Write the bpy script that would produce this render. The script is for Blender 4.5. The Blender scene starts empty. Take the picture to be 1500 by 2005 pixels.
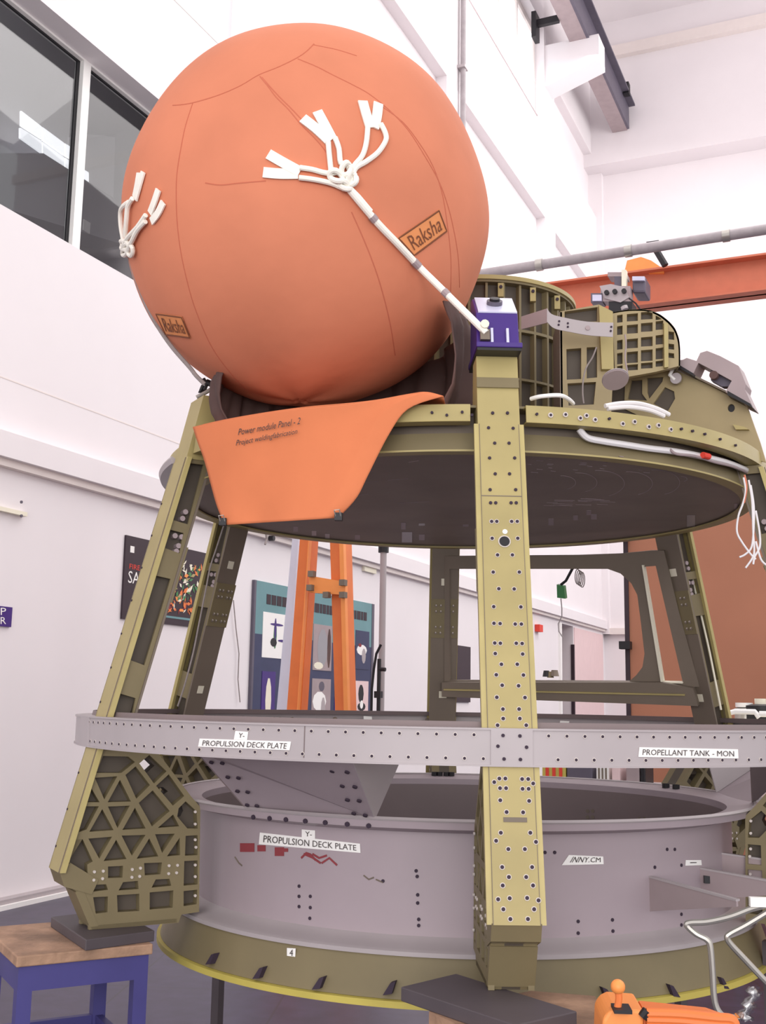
import bpy, bmesh, math, random
from math import sin, cos, pi, radians as R
from mathutils import Vector as V, Matrix
from mathutils.geometry import tessellate_polygon
random.seed(7)
SC = bpy.context.scene
COL = SC.collection

# ------------------------------------------------------------------ camera
FPX, YAW, PITCH, ROLL = 2214.6, .0704, .1654, .0167
CAM = V((0, -4.7, 1.6))
_cy, _sy = cos(YAW), sin(YAW)
FW = V((-_sy*cos(PITCH), _cy*cos(PITCH), sin(PITCH)))
_r = V((_cy, _sy, 0)); _u = _r.cross(FW)
CR = cos(ROLL)*_r + sin(ROLL)*_u
CU = -sin(ROLL)*_r + cos(ROLL)*_u
cd = bpy.data.cameras.new('camera'); cam = bpy.data.objects.new('camera', cd); COL.objects.link(cam)
cd.sensor_fit = 'VERTICAL'; cd.sensor_height = 36; cd.lens = FPX/2005*36
cd.clip_end = 200
cam.matrix_world = Matrix(((CR.x, CU.x, -FW.x, CAM.x), (CR.y, CU.y, -FW.y, CAM.y), (CR.z, CU.z, -FW.z, CAM.z), (0, 0, 0, 1)))
SC.camera = cam
# ------------------------------------------------------------------ light
SC.view_settings.view_transform = 'Standard'; SC.view_settings.look = 'None'
SC.view_settings.exposure = -0.07; SC.view_settings.gamma = 1
W = bpy.data.worlds.new('world'); SC.world = W; W.use_nodes = True
W.node_tree.nodes['Background'].inputs[0].default_value = (1, .97, .985, 1)
W.node_tree.nodes['Background'].inputs[1].default_value = 1.22
def area(name, loc, target, size, power, color=(1, .97, .95)):
    l = bpy.data.lights.new(name, 'AREA'); l.shape = 'RECTANGLE'; l.size, l.size_y = size; l.energy = power; l.color = color
    o = bpy.data.objects.new(name, l); COL.objects.link(o); o.location = loc
    o.rotation_euler = (V(target)-V(loc)).to_track_quat('-Z', 'Y').to_euler(); return o
area('front_fill', (.3, -9.5, 2.3), (0, 0, 2.6), (8, 3.6), 440)  # soft fill added in front to lift the lower faces
area('overhead_light', (3, 5, 13), (2, 5, 0), (10, 10), 420)  # this and the next: area lights added overhead, no fixture in view
area('overhead_light', (6, 14, 15), (4, 15, 0), (10, 10), 700)
area('upper_wall_fill', (15, 12, 11), (-2, 16, 15), (14, 8), 1250)  # side fill added to brighten the upper walls and ceiling
area('office_fill', (-5.385, 5.12, 12.15), (-6.5, 5.3, 5), (2, 6), 330)  # fill added inside the office to even out its grey
# ------------------------------------------------------------------ pixel -> place helpers (frame 1500 x 2005)
def ray(x, y): return (FW + CR*((x-750)/FPX) - CU*((y-1002.5)/FPX)).normalized()
def hit(x, y, P, n):
    d = ray(x, y); return CAM + d*((V(P)-CAM).dot(n)/d.dot(n))
def hitz(x, y, z): return hit(x, y, (0, 0, z), V((0, 0, 1)))
def hity(x, y, Y): return hit(x, y, (0, Y, 0), V((0, 1, 0)))
def hitc(x, y, r, far=False):
    d = ray(x, y); A = d.x**2+d.y**2; B = 2*(CAM.x*d.x+CAM.y*d.y); Q = CAM.x**2+CAM.y**2-r*r
    D = max(B*B-4*A*Q, 0); t = (-B+(1 if far else -1)*math.sqrt(D))/(2*A); return CAM+d*t
def hits(x, y, C, r):
    d = ray(x, y); o = CAM-V(C); b = o.dot(d); D = max(b*b-o.dot(o)+r*r, 0); return CAM+d*(-b-math.sqrt(D))
def haz(x, y, a, off=0): # vertical radial plane at azimuth a -> (r, z)
    n = V((cos(a), sin(a), 0)); P = hit(x, y, n*off, n); return (P.dot(V((sin(a), -cos(a), 0))), P.z)
def pol(a, r, z): return V((r*sin(a), -r*cos(a), z))   # azimuth 0 faces the camera
RY = .345
DN = V((cos(RY), -sin(RY), 0)); DD = V((sin(RY), cos(RY), 0))
def rm(u, s, z): return DN*u + DD*s + V((0, 0, z))
WU = -4.676
def hitwall(x, y, u=WU): return hit(x, y, DN*u, DN)
def hitback(x, y, s): return hit(x, y, DD*s, DD)
def wsz(P): return (P.dot(DD), P.z)
# ------------------------------------------------------------------ materials
def lin(c):
    c = c/255; return c/12.92 if c <= .04045 else ((c+.055)/1.055)**2.4
def mat(name, rgb, rough=.6, metal=0, noise=.08, scale=6, spec=.4, bump=0, emit=0, speck=None):
    m = bpy.data.materials.new(name); m.use_nodes = True; nt = m.node_tree; b = nt.nodes['Principled BSDF']
    c = [lin(v) for v in rgb]+[1]
    b.inputs['Base Color'].default_value = c
    b.inputs['Roughness'].default_value = rough; b.inputs['Metallic'].default_value = metal
    b.inputs['Specular IOR Level'].default_value = spec
    tc = nt.nodes.new('ShaderNodeTexCoord')
    if noise:
        n = nt.nodes.new('ShaderNodeTexNoise'); n.inputs['Scale'].default_value = scale; n.inputs['Detail'].default_value = 5
        nt.links.new(tc.outputs['Object'], n.inputs['Vector'])
        r = nt.nodes.new('ShaderNodeValToRGB'); r.color_ramp.elements[0].position = .3; r.color_ramp.elements[1].position = .7
        r.color_ramp.elements[0].color = [v*(1-noise) for v in c[:3]]+[1]
        r.color_ramp.elements[1].color = [min(v*(1+noise), 1) for v in c[:3]]+[1]
        nt.links.new(n.outputs['Fac'], r.inputs['Fac']); nt.links.new(r.outputs['Color'], b.inputs['Base Color'])
        if bump:
            n2 = nt.nodes.new('ShaderNodeTexNoise'); n2.inputs['Scale'].default_value = scale*6
            nt.links.new(tc.outputs['Object'], n2.inputs['Vector'])
            bp = nt.nodes.new('ShaderNodeBump'); bp.inputs['Strength'].default_value = bump; bp.inputs['Distance'].default_value = .01
            nt.links.new(n2.outputs['Fac'], bp.inputs['Height']); nt.links.new(bp.outputs['Normal'], b.inputs['Normal'])
    if emit:
        b.inputs['Emission Color'].default_value = c; b.inputs['Emission Strength'].default_value = emit
    return m
M = dict(
 wall=mat('wall_paint', (235, 229, 231), .9, noise=.015, scale=1.2, spec=.1),
 shade=mat('wall_trim_paint', (232, 222, 218), .9, noise=.02, spec=.1),
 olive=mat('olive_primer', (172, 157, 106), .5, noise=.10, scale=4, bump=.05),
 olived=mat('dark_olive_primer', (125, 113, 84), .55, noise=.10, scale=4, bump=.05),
 oliveb=mat('pocket_shade_olive', (86, 77, 68), .6, noise=.1, scale=5),  # recess floors, their shade put into a darker olive
 olivey=mat('yellowish_primer_edge', (182, 167, 112), .45, noise=.10, scale=6),
 olivem=mat('mid_olive_primer', (160, 144, 108), .5, noise=.10, scale=4, bump=.05),
 deckm=mat('deck_underside', (146, 132, 120), .6, noise=.12, scale=2.5),
 brown=mat('dark_brown_tone', (120, 108, 96), .6, noise=.10, scale=3),
 yel=mat('yellow_olive_edge', (196, 180, 90), .5, noise=.08),
 grey=mat('grey_primer', (167, 153, 159), .45, noise=.05, scale=3),
 greyd=mat('grey_primer_darkened', (124, 110, 110), .5, noise=.06, scale=3),
 ring=mat('light_grey_primer', (174, 165, 167), .4, noise=.04, scale=4),
 white=mat('white_label', (245, 243, 240), .7, noise=.01),
 ink=mat('black_ink', (70, 62, 62), .7, noise=0),
 black=mat('black_rubber', (32, 30, 34), .5, noise=0),
 hole=mat('dark_hole', (58, 46, 60), .8, noise=0),
 halo=mat('bare_metal_rim', (206, 196, 190), .4, noise=0),
 ball=mat('orange_coated_fabric', (213, 132, 101), .75, noise=.07, scale=3, spec=.2, bump=.15),
 seam=mat('orange_seam', (196, 112, 88), .85, noise=0, spec=.1),
 cloth=mat('orange_cloth', (218, 129, 88), .85, noise=.05, scale=4, spec=.15, bump=.1),
 patch=mat('light_orange_patch', (226, 146, 92), .8, noise=.05, scale=30),
 patchink=mat('brown_print', (122, 72, 48), .8, noise=0),
 rope=mat('white_webbing', (246, 242, 232), .85, noise=.03, scale=40, spec=.1),
 ropeg=mat('grey_rope', (150, 140, 138), .85, noise=.1, scale=40),
 bag=mat('dark_brown_cover', (92, 70, 66), .8, noise=.2, scale=3, bump=.3),
 purple=mat('purple_paint', (66, 40, 122), .35, noise=.05),
 lav=mat('pale_lavender_metal', (205, 205, 228), .3, noise=.03),
 blue=mat('blue_paint', (72, 68, 128), .5, noise=.08),
 wood=mat('worn_wood', (168, 134, 110), .7, noise=.38, scale=9, bump=.3),
 slab=mat('dark_slab', (84, 76, 80), .55, noise=.08),
 steel=mat('steel', (176, 172, 166), .3, metal=.6, noise=.03),
 pipe=mat('grey_pipe', (160, 152, 155), .45, noise=.1, scale=8),
 crane=mat('orange_crane_paint', (204, 116, 88), .55, noise=.05),
 orange=mat('orange_paint', (228, 122, 62), .5, noise=.06),
 orange2=mat('bright_orange_plastic', (246, 152, 80), .45, noise=.04),
 part=mat('brown_board', (176, 118, 92), .7, noise=.05, scale=1.5),
 mauve=mat('mauve_grey_casting', (164, 148, 150), .5, noise=.06),
 gird=mat('dark_grey_girder', (96, 90, 104), .5, noise=.06),
 girdl=mat('pale_blue_grey_girder', (180, 190, 198), .5, noise=.05),
 wire=mat('white_cable', (228, 224, 226), .5, noise=0),
 red=mat('red_mark', (140, 60, 66), .8, noise=.1),
 redb=mat('red_tape', (225, 70, 55), .6, noise=0),
 green=mat('green_plastic', (70, 130, 80), .5, noise=0),
 navy=mat('navy_board', (62, 66, 96), .6, noise=.06),
 teal=mat('teal_board', (110, 150, 155), .6, noise=.08, scale=2),
 blackp=mat('black_print', (58, 44, 52), .6, noise=.04),
 pink=mat('pink_wall', (232, 205, 205), .9, noise=.02),
 pole=mat('pale_blue_pole', (214, 220, 236), .4, noise=.02),
 skyglass=mat('daylit_window_glass', (250, 252, 255), .5, noise=0, emit=1.0),
 glow=mat('ceiling_lamp', (255, 252, 250), .5, noise=0, emit=3),
 room=mat('office_grey', (160, 158, 163), .9, noise=.05, scale=1),
 roomw=mat('office_light_grey', (196, 194, 198), .9, noise=.03, scale=1),
 cream=mat('cream_panel', (238, 232, 212), .7, noise=.02),
)
def floor_mat():
    m = mat('dark_blue_floor', (58, 52, 74), .35, noise=.2, scale=9)
    nt = m.node_tree; b = nt.nodes['Principled BSDF']
    src = b.inputs['Base Color'].links[0].from_socket
    br = nt.nodes.new('ShaderNodeTexBrick'); br.offset = 0; br.inputs['Scale'].default_value = 1
    br.inputs['Brick Width'].default_value = .9; br.inputs['Row Height'].default_value = .9; br.inputs['Mortar Size'].default_value = .006
    tc = nt.nodes['Texture Coordinate']; nt.links.new(tc.outputs['Object'], br.inputs['Vector'])
    mx = nt.nodes.new('ShaderNodeMixRGB'); nt.links.new(br.outputs['Fac'], mx.inputs[0]); nt.links.new(src, mx.inputs[1]); mx.inputs[2].default_value = (.03, .026, .04, 1)
    nt.links.new(mx.outputs[0], b.inputs['Base Color']); return m
M['floor'] = floor_mat()
def glass_mat():
    m = bpy.data.materials.new('window_glass'); m.use_nodes = True; nt = m.node_tree; nt.nodes.clear()
    o = nt.nodes.new('ShaderNodeOutputMaterial'); t = nt.nodes.new('ShaderNodeBsdfTransparent'); t.inputs[0].default_value = (.86, .87, .88, 1)
    g = nt.nodes.new('ShaderNodeBsdfGlossy'); g.inputs['Roughness'].default_value = .02
    x = nt.nodes.new('ShaderNodeMixShader'); x.inputs[0].default_value = .08
    nt.links.new(t.outputs[0], x.inputs[1]); nt.links.new(g.outputs[0], x.inputs[2]); nt.links.new(x.outputs[0], o.inputs[0]); return m
M['glass'] = glass_mat()
M['wrap'] = M['glass'].copy(); M['wrap'].name = 'clear_plastic_wrap'
M['wrap'].node_tree.nodes['Mix Shader'].inputs[0].default_value = .45; M['wrap'].node_tree.nodes['Glossy BSDF'].inputs['Roughness'].default_value = .25
def tag(o, label=None, cat=None, group=None, kind=None):
    if label: o['label'] = label
    if cat: o['category'] = cat
    if group: o['group'] = group
    if kind: o['kind'] = kind
    return o
def thing(name, loc, label, cat, group=None, rz=0):
    o = bpy.data.objects.new(name, None); COL.objects.link(o); o.location = loc; o.rotation_euler = (0, 0, rz)
    o.empty_display_size = .1; return tag(o, label, cat, group)
ORG = {}   # parts are modelled in world space and stored relative to their parent's origin
def origin(o):
    t = V((0, 0, 0))
    while o is not None: t = t + V(o.location); o = o.parent
    return t
# ------------------------------------------------------------------ mesh builder
class MB:
    def __init__(s): s.v = []; s.f = []; s.m = []; s.mats = []
    def mi(s, m):
        m = M[m] if isinstance(m, str) else m
        if m not in s.mats: s.mats.append(m)
        return s.mats.index(m)
    def add(s, vs, fs, m):
        k = len(s.v); i = s.mi(m); s.v += [V(v) for v in vs]
        for f in fs: s.f.append(tuple(a+k for a in f)); s.m.append(i)
        return s
    def hexa(s, p, m):  # p: 4 bottom + 4 top
        return s.add(p, [(3, 2, 1, 0), (4, 5, 6, 7), (0, 1, 5, 4), (1, 2, 6, 5), (2, 3, 7, 6), (3, 0, 4, 7)], m)
    def box(s, c, hx, hy, hz, m):
        c, hx, hy, hz = V(c), V(hx), V(hy), V(hz)
        return s.hexa([c-hx-hy-hz, c+hx-hy-hz, c+hx+hy-hz, c-hx+hy-hz, c-hx-hy+hz, c+hx-hy+hz, c+hx+hy+hz, c-hx+hy+hz], m)
    def rbox(s, u0, u1, s0, s1, z0, z1, m):  # box in room axes
        return s.hexa([rm(u0, s0, z0), rm(u1, s0, z0), rm(u1, s1, z0), rm(u0, s1, z0), rm(u0, s0, z1), rm(u1, s0, z1), rm(u1, s1, z1), rm(u0, s1, z1)], m)
    def prism(s, pts, vec, m):  # planar polygon extruded
        pts = [V(p) for p in pts]; n = len(pts); vec = V(vec)
        tri = tessellate_polygon([pts])
        return s.add(pts+[p+vec for p in pts], [tuple(t) for t in tri]+[tuple(n+a for a in reversed(t)) for t in tri]+[(i, (i+1) % n, n+(i+1) % n, n+i) for i in range(n)], m)
    def plate(s, outline, holes, fn, t0, t1, m, mside=None):
        loops = [outline]+list(holes)
        flat = [p for l in loops for p in l]; n = len(flat)
        tri = tessellate_polygon([[V((p[0], p[1], 0)) for p in l] for l in loops])
        vs = [fn(p[0], p[1], t0) for p in flat]+[fn(p[0], p[1], t1) for p in flat]
        s.add(vs, [tuple(t) for t in tri]+[tuple(n+a for a in reversed(t)) for t in tri], m)
        sf = []; k = 0
        for l in loops:
            q = len(l)
            for i in range(q): a = k+i; b = k+(i+1) % q; sf.append((a, b, n+b, n+a))
            k += q
        return s.add(vs, sf, mside or m)
    def tube(s, pts, r, m, n=8, closed=False):
        pts = [V(p) for p in pts]; N = len(pts); vs = []; up = None
        rr = r if isinstance(r, (list, tuple)) else [r]*N
        for i, p in enumerate(pts):
            a = pts[(i-1) % N] if (closed or i > 0) else p; b = pts[(i+1) % N] if (closed or i < N-1) else p
            t = (b-a).normalized() if (b-a).length > 1e-9 else V((0, 0, 1))
            if up is None: up = t.orthogonal().normalized()
            up = (up-t*up.dot(t));
            up = up.normalized() if up.length > 1e-6 else t.orthogonal().normalized()
            w = t.cross(up)
            for j in range(n): q = 2*pi*j/n; vs.append(p+(up*cos(q)+w*sin(q))*rr[i])
        fs = []
        for i in range(N if closed else N-1):
            for j in range(n):
                a = i*n+j; b = i*n+(j+1) % n; c_ = ((i+1) % N)*n+(j+1) % n; d_ = ((i+1) % N)*n+j; fs.append((a, b, c_, d_))
        if not closed: fs.append(tuple(range(n-1, -1, -1))); fs.append(tuple((N-1)*n+j for j in range(n)))
        return s.add(vs, fs, m)
    def lathe(s, prof, m, a0=0, a1=2*pi, n=160, c=(0, 0), closedprof=True):
        full = abs(a1-a0-2*pi) < 1e-6; q = len(prof); vs = []
        for i in range(n if full else n+1):
            a = a0+(a1-a0)*i/n
            for (r, z) in prof: vs.append(V((c[0]+r*sin(a), c[1]-r*cos(a), z)))
        fs = []; L = n
        for i in range(L):
            i2 = (i+1) % n if full else i+1
            for j in range(q if closedprof else q-1): fs.append((i*q+j, i2*q+j, i2*q+(j+1) % q, i*q+(j+1) % q))
        if not full and closedprof: fs.append(tuple(range(q))); fs.append(tuple(n*q+j for j in reversed(range(q))))
        return s.add(vs, fs, m)
    def disc(s, c, n, r, t, m, k=12, r2=None):
        c = V(c); n = V(n).normalized(); a = n.orthogonal().normalized(); b = n.cross(a); vs = []
        for z, rr in ((-t/2, r), (t/2, r2 or r)):
            for j in range(k): q = 2*pi*j/k; vs.append(c+n*z+(a*cos(q)+b*sin(q))*rr)
        return s.add(vs, [tuple(range(k-1, -1, -1)), tuple(range(k, 2*k))]+[(j, (j+1) % k, k+(j+1) % k, k+j) for j in range(k)], m)
    def strap(s, pts, w, t, nrm, m):  # flat band; nrm(p)->surface normal
        pts = [V(p) for p in pts]; N = len(pts); vs = []
        for i, p in enumerate(pts):
            d = (pts[min(i+1, N-1)]-pts[max(i-1, 0)]).normalized(); n = nrm(p); x = d.cross(n).normalized()
            vs += [p-x*w/2, p+x*w/2, p+x*w/2+n*t, p-x*w/2+n*t]
        fs = [(3, 2, 1, 0), tuple((N-1)*4+j for j in range(4))]
        for i in range(N-1):
            for j in range(4): fs.append((i*4+j, i*4+(j+1) % 4, (i+1)*4+(j+1) % 4, (i+1)*4+j))
        return s.add(vs, fs, m)
    def grid(s, fn, nu, nv, m, thick=None):
        vs = [fn(i/nu, j/nv) for j in range(nv+1) for i in range(nu+1)]
        fs = [(j*(nu+1)+i, j*(nu+1)+i+1, (j+1)*(nu+1)+i+1, (j+1)*(nu+1)+i) for j in range(nv) for i in range(nu)]
        return s.add(vs, fs, m)
    def build(s, name, parent=None, smooth=False, label=None, solid=0, local=False, bevel=0, base=None):
        me = bpy.data.meshes.new(name)
        if local: off = V((0, 0, 0))
        elif parent is not None: off = origin(parent)
        else:
            xs = [v.x for v in s.v]; ys = [v.y for v in s.v]; off = V(((min(xs)+max(xs))/2, (min(ys)+max(ys))/2, min(v.z for v in s.v)))
        me.from_pydata([tuple(v-off) for v in s.v], [], s.f)
        for m in s.mats: me.materials.append(m)
        me.polygons.foreach_set('material_index', s.m)
        bm = bmesh.new(); bm.from_mesh(me); bmesh.ops.remove_doubles(bm, verts=bm.verts, dist=1e-6); bmesh.ops.recalc_face_normals(bm, faces=bm.faces); bm.to_mesh(me); bm.free()
        if smooth:
            for p in me.polygons: p.use_smooth = True
            me.set_sharp_from_angle(angle=R(35))
        o = bpy.data.objects.new(name, me); COL.objects.link(o)
        if parent is not None: o.parent = parent
        elif not local: o.location = off
        if solid:
            md = o.modifiers.new('solid', 'SOLIDIFY'); md.thickness = solid; md.offset = 0
        if bevel:
            md = o.modifiers.new('bevel', 'BEVEL'); md.width = bevel; md.segments = 2; md.limit_method = 'ANGLE'
        if label: o['label'] = label
        return o
def struct(mb, name, **k):
    o = mb.build(name, **k); o['kind'] = 'structure'; return o
# text as mesh
def textverts(body, size=1.0, shear=0, ext=0.0):
    cu = bpy.data.curves.new('lettering', 'FONT'); cu.body = body; cu.size = size; cu.align_x = 'LEFT'; cu.shear = shear; cu.resolution_u = 2
    ob = bpy.data.objects.new('lettering', cu); COL.objects.link(ob)
    dg = bpy.context.evaluated_depsgraph_get(); me = bpy.data.meshes.new_from_object(ob.evaluated_get(dg))
    vs = [(v.co.x, v.co.y) for v in me.vertices]; fs = [tuple(p.vertices) for p in me.polygons]
    bpy.data.objects.remove(ob); bpy.data.curves.remove(cu); bpy.data.meshes.remove(me)
    x0 = min(v[0] for v in vs); x1 = max(v[0] for v in vs); y0 = min(v[1] for v in vs); y1 = max(v[1] for v in vs)
    return [((x-x0)/(x1-x0), (y-y0)/(y1-y0)) for x, y in vs], fs
def text_on(mb, body, fn, m, pad=(.03, .97, .15, .85), shear=0):
    vs, fs = textverts(body, 1, shear)
    mb.add([fn(pad[0]+(pad[1]-pad[0])*u, pad[2]+(pad[3]-pad[2])*v) for u, v in vs], fs, m)
def bil(q):  # q: bl, br, tr, tl pixels
    def f(u, v):
        return (q[0][0]*(1-u)*(1-v)+q[1][0]*u*(1-v)+q[2][0]*u*v+q[3][0]*(1-u)*v, q[0][1]*(1-u)*(1-v)+q[1][1]*u*(1-v)+q[2][1]*u*v+q[3][1]*(1-u)*v)
    return f
# ================================================================== SETTING
b = MB(); b.rbox(-9, 14, -9, 32, -.2, 0, 'floor'); struct(b, 'floor')
b = MB(); b.rbox(-5.6, 14, -1, 24.5, 19.3, 19.5, 'wall'); struct(b, 'ceiling')
# left wall, lower part with window and passage openings (s along the wall, z up)
fnL = lambda s_, z, t: rm(t, s_, z)
WIN = (-1.5, 5.6, 5.46, 7.42); PAS = (19.2, 20.35, 0.0, 3.3)
b = MB()
b.plate([(-9, 0), (PAS[0], 0), (PAS[0], PAS[3]), (PAS[1], PAS[3]), (PAS[1], 0), (23.45, 0), (23.45, 8.66), (-9, 8.66)],
        [[(WIN[0], WIN[2]), (WIN[1], WIN[2]), (WIN[1], WIN[3]), (WIN[0], WIN[3])]], fnL, WU, WU-.28, 'wall')
# upper recessed wall with its concrete columns and beams standing 0.2 m proud
b.rbox(WU-.45, WU-.2, -9, 23.45, 8.66, 14.1, 'wall')
for s0 in (-.6, 5.7, 12.16, 18.3): b.rbox(WU-.2, WU, s0, s0+.85, 8.66, 19.3, 'wall')
b.rbox(WU-.2, WU, -9, 23.45, 12.08, 14.15, 'wall')
b.rbox(WU-.45, WU, -9, 23.45, 16.6, 19.3, 'wall')
b.rbox(WU-.2, WU, 19.15, 23.45, 15.7, 16.6, 'wall')
struct(b, 'wall_left')
b = MB()   # corbel under the runway girder
b.hexa([rm(WU, 18.35, 15.2), rm(-3.45, 18.35, 15.6), rm(-3.45, 18.95, 15.6), rm(WU, 18.95, 15.2), rm(WU, 18.35, 16.2), rm(-3.45, 18.35, 16.2), rm(-3.45, 18.95, 16.2), rm(WU, 18.95, 16.2)], 'wall')
struct(b, 'trim_1')
b = MB(); b.rbox(WU, WU+.12, -9, 23.45, 3.42, 3.62, 'wall'); b.rbox(WU, WU+.07, -9, 23.45, 3.36, 3.42, 'shade'); struct(b, 'trim_2')   # cornice ledge
b = MB(); b.rbox(WU, WU+.10, -9, 19.2, 0, .07, 'ring'); b.rbox(WU+.1, WU+.13, -9, 19.2, 0, .035, 'white'); struct(b, 'baseboard_left')
b = MB(); b.rbox(WU-.02, WU+.004, -9, 5.6, 8.6, 8.62, 'shade'); b.rbox(WU-.02, WU+.003, -9, 5.6, 4.07, 4.08, 'shade'); struct(b, 'trim_3')
# clerestory windows between the columns
b = MB(); b.rbox(WU-.45, WU-.2, 19.15, 23.45, 14.1, 16.6, 'wall'); struct(b, 'wall_left_infill')
for k, (s0, s1) in enumerate(((.25, 5.7), (6.55, 12.16), (13.01, 18.3))):
    t = bpy.data.objects.new('window_%d' % (k+2), None); COL.objects.link(t); t.location = rm(WU-.2, (s0+s1)/2, 14.15); t['kind'] = 'structure'
    b = MB()
    for (za, zb) in ((14.15, 14.28), (16.45, 16.6), (15.3, 15.36)): b.rbox(WU-.3, WU-.2, s0, s1, za, zb, 'shade')
    for q in range(5): x = s0+(s1-s0-.08)*q/4; b.rbox(WU-.3, WU-.21, x, x+.08, 14.28, 16.45, 'shade')
    b.rbox(WU-.18, WU-.16, s0, s1, 14.5, 14.53, 'mauve')
    b.build('window_frame', t)
    b = MB(); b.rbox(WU-.26, WU-.25, s0, s1, 14.28, 16.45, 'skyglass'); b.build('pane', t)
# near big window (office behind)
UW = WU-.26
def sw(x, y): return hitwall(x, y, UW).dot(DD)
t = bpy.data.objects.new('window_1', None); COL.objects.link(t); t.location = rm(UW, 2, 5.46); t['kind'] = 'structure'
m0, m1 = sw(137, 440), sw(152, 440)
b = MB()
for (s0, s1, z0, z1) in ((WIN[0], WIN[1], 5.46, 5.52), (WIN[0], WIN[1], 7.40, 7.42), (m0, m1, 5.5, 7.40), (.3, .42, 5.5, 7.40)): b.rbox(UW-.06, UW+.04, s0, s1, z0, z1, 'white')
b.build('window_frame', t)
b = MB()
for (s0, s1) in ((.42, m0), (m1, WIN[1])):
    b.rbox(UW-.02, UW-.004, s0, s0+.015, 5.5, 7.40, 'black'); b.rbox(UW-.02, UW-.004, s1-.04, s1, 5.5, 7.40, 'black'); b.rbox(UW-.02, UW-.004, s0, s1, 7.38, 7.40, 'black')
b.build('gasket', t)
b = MB(); b.rbox(UW-.018, UW-.012, WIN[0], WIN[1], 5.5, 7.40, 'glass'); b.build('pane', t)
b = MB()   # office behind the window
b.rbox(-9, -8.9, -2, 12, 4.6, 12.2, 'room'); b.rbox(-9, WU-.45, 12, 12.1, 4.6, 12.2, 'room'); b.rbox(-9, WU-.45, -2.1, -2, 4.6, 12.2, 'room')
b.rbox(-9, WU-.45, -2, 12, 12.2, 12.3, 'roomw'); b.rbox(-9, WU-.45, -2, 12, 4.6, 4.7, 'room'); b.rbox(WU-.47, WU-.46, -2, 12, 8, 12.2, 'room')
def oq(pts, u, th, m): b.prism([hitwall(x, y, u) for x, y in pts], DN*-th, m)
oq([(165, 262), (226, 268), (222, 388), (160, 352)], -8.6, .3, 'roomw'); oq([(0, 300), (85, 300), (220, 386), (245, 430), (245, 480), (0, 405)], -8.3, .5, 'room')
struct(b, 'wall_office')
b = MB(); GW = [((42, 217), (82, 248), (82, 272), (42, 246)), ((84, 249), (126, 280), (126, 304), (84, 274)), ((128, 281), (166, 304), (166, 326), (128, 305)), ((40, 250), (82, 276), (82, 300), (40, 270)), ((84, 278), (126, 308), (126, 330), (84, 302)), ((128, 309), (174, 338), (174, 362), (128, 332))]
for q in GW: b.prism([hitwall(x, y, -8.55) for x, y in q], DN*-.03, 'skyglass')
struct(b, 'window_5')  # grid of bright emissive panes set inside the office
b = MB(); b.rbox(-8.29, -8.27, hitwall(163, 440, -8.28).dot(DD), hitwall(176, 440, -8.28).dot(DD), hitwall(170, 455, -8.28).z, hitwall(170, 433, -8.28).z, 'white'); tag(b.build('office_notice'), 'small white notice seen through the big left window', 'notice')
# back wall
b = MB(); b.rbox(WU-.45, 14, 23.45, 23.8, 0, 15.35, 'wall'); b.rbox(WU-.45, 14, 22.78, 23.8, 15.35, 19.3, 'wall')
b.rbox(WU-.2, WU+.16, 23.25, 23.45, 3.3, 15.35, 'wall'); struct(b, 'wall_back')
b = MB(); b.rbox(WU, -2.2, 23.3, 23.45, 3.3, 3.45, 'shade'); b.rbox(WU, 14, 22.6, 22.78, 18.2, 18.5, 'shade'); struct(b, 'trim_4')
# passage at the far end of the left wall
b = MB()
b.rbox(-8, WU-.25, 19.0, 19.2, 0, 3.5, 'pink'); b.rbox(-8.2, -8, 19.0, 30, 0, 3.5, 'pink'); b.rbox(-8, WU-.25, 19.2, 29, 3.3, 3.4, 'room')
b.rbox(-8, WU-.25, 29, 29.2, 0, 3.3, 'pink'); struct(b, 'wall_passage')
b = MB(); b.rbox(WU-.02, WU+.02, 20.4, 23.2, 0, 3.28, 'pink'); struct(b, 'trim_5')
t = bpy.data.objects.new('door_1', None); COL.objects.link(t); t.location = rm(WU, 20.35, 0); t['kind'] = 'structure'
b = MB(); b.rbox(WU-.25, WU+.05, PAS[0]-.12, PAS[0], 0, 3.3, 'white'); b.rbox(WU-.05, WU+.02, PAS[1]-.02, PAS[1]+.05, 0, 2.9, 'blackp'); b.build('door_frame', t)
for k, (zz, sw) in enumerate(((20.6, .25), (22.6, .3), (25, .4))):
    o = MB().rbox(-7, -5.3, zz, zz+sw, 3.24, 3.28, 'glow').build('ceiling_light')
    tag(o, ['bright strip light nearest the far doorway in the passage', 'middle bright strip light in the passage behind the far doorway', 'farthest bright strip light in the passage behind the far doorway'][k], 'light', 'strip lights in the passage')
# vertical conduit on the left wall
b = MB(); b.tube([rm(WU+.08, 12.75, 8.0), rm(WU+.08, 12.75, 18.6)], .05, 'pipe', 12)
for z in (9.5, 11, 12.5, 14, 15.5): b.rbox(WU, WU+.14, 12.66, 12.84, z, z+.05, 'ring')
tag(b.build('wall_conduit', smooth=True), 'tall grey vertical pipe running up the left wall behind the orange ball', 'pipe')
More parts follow.
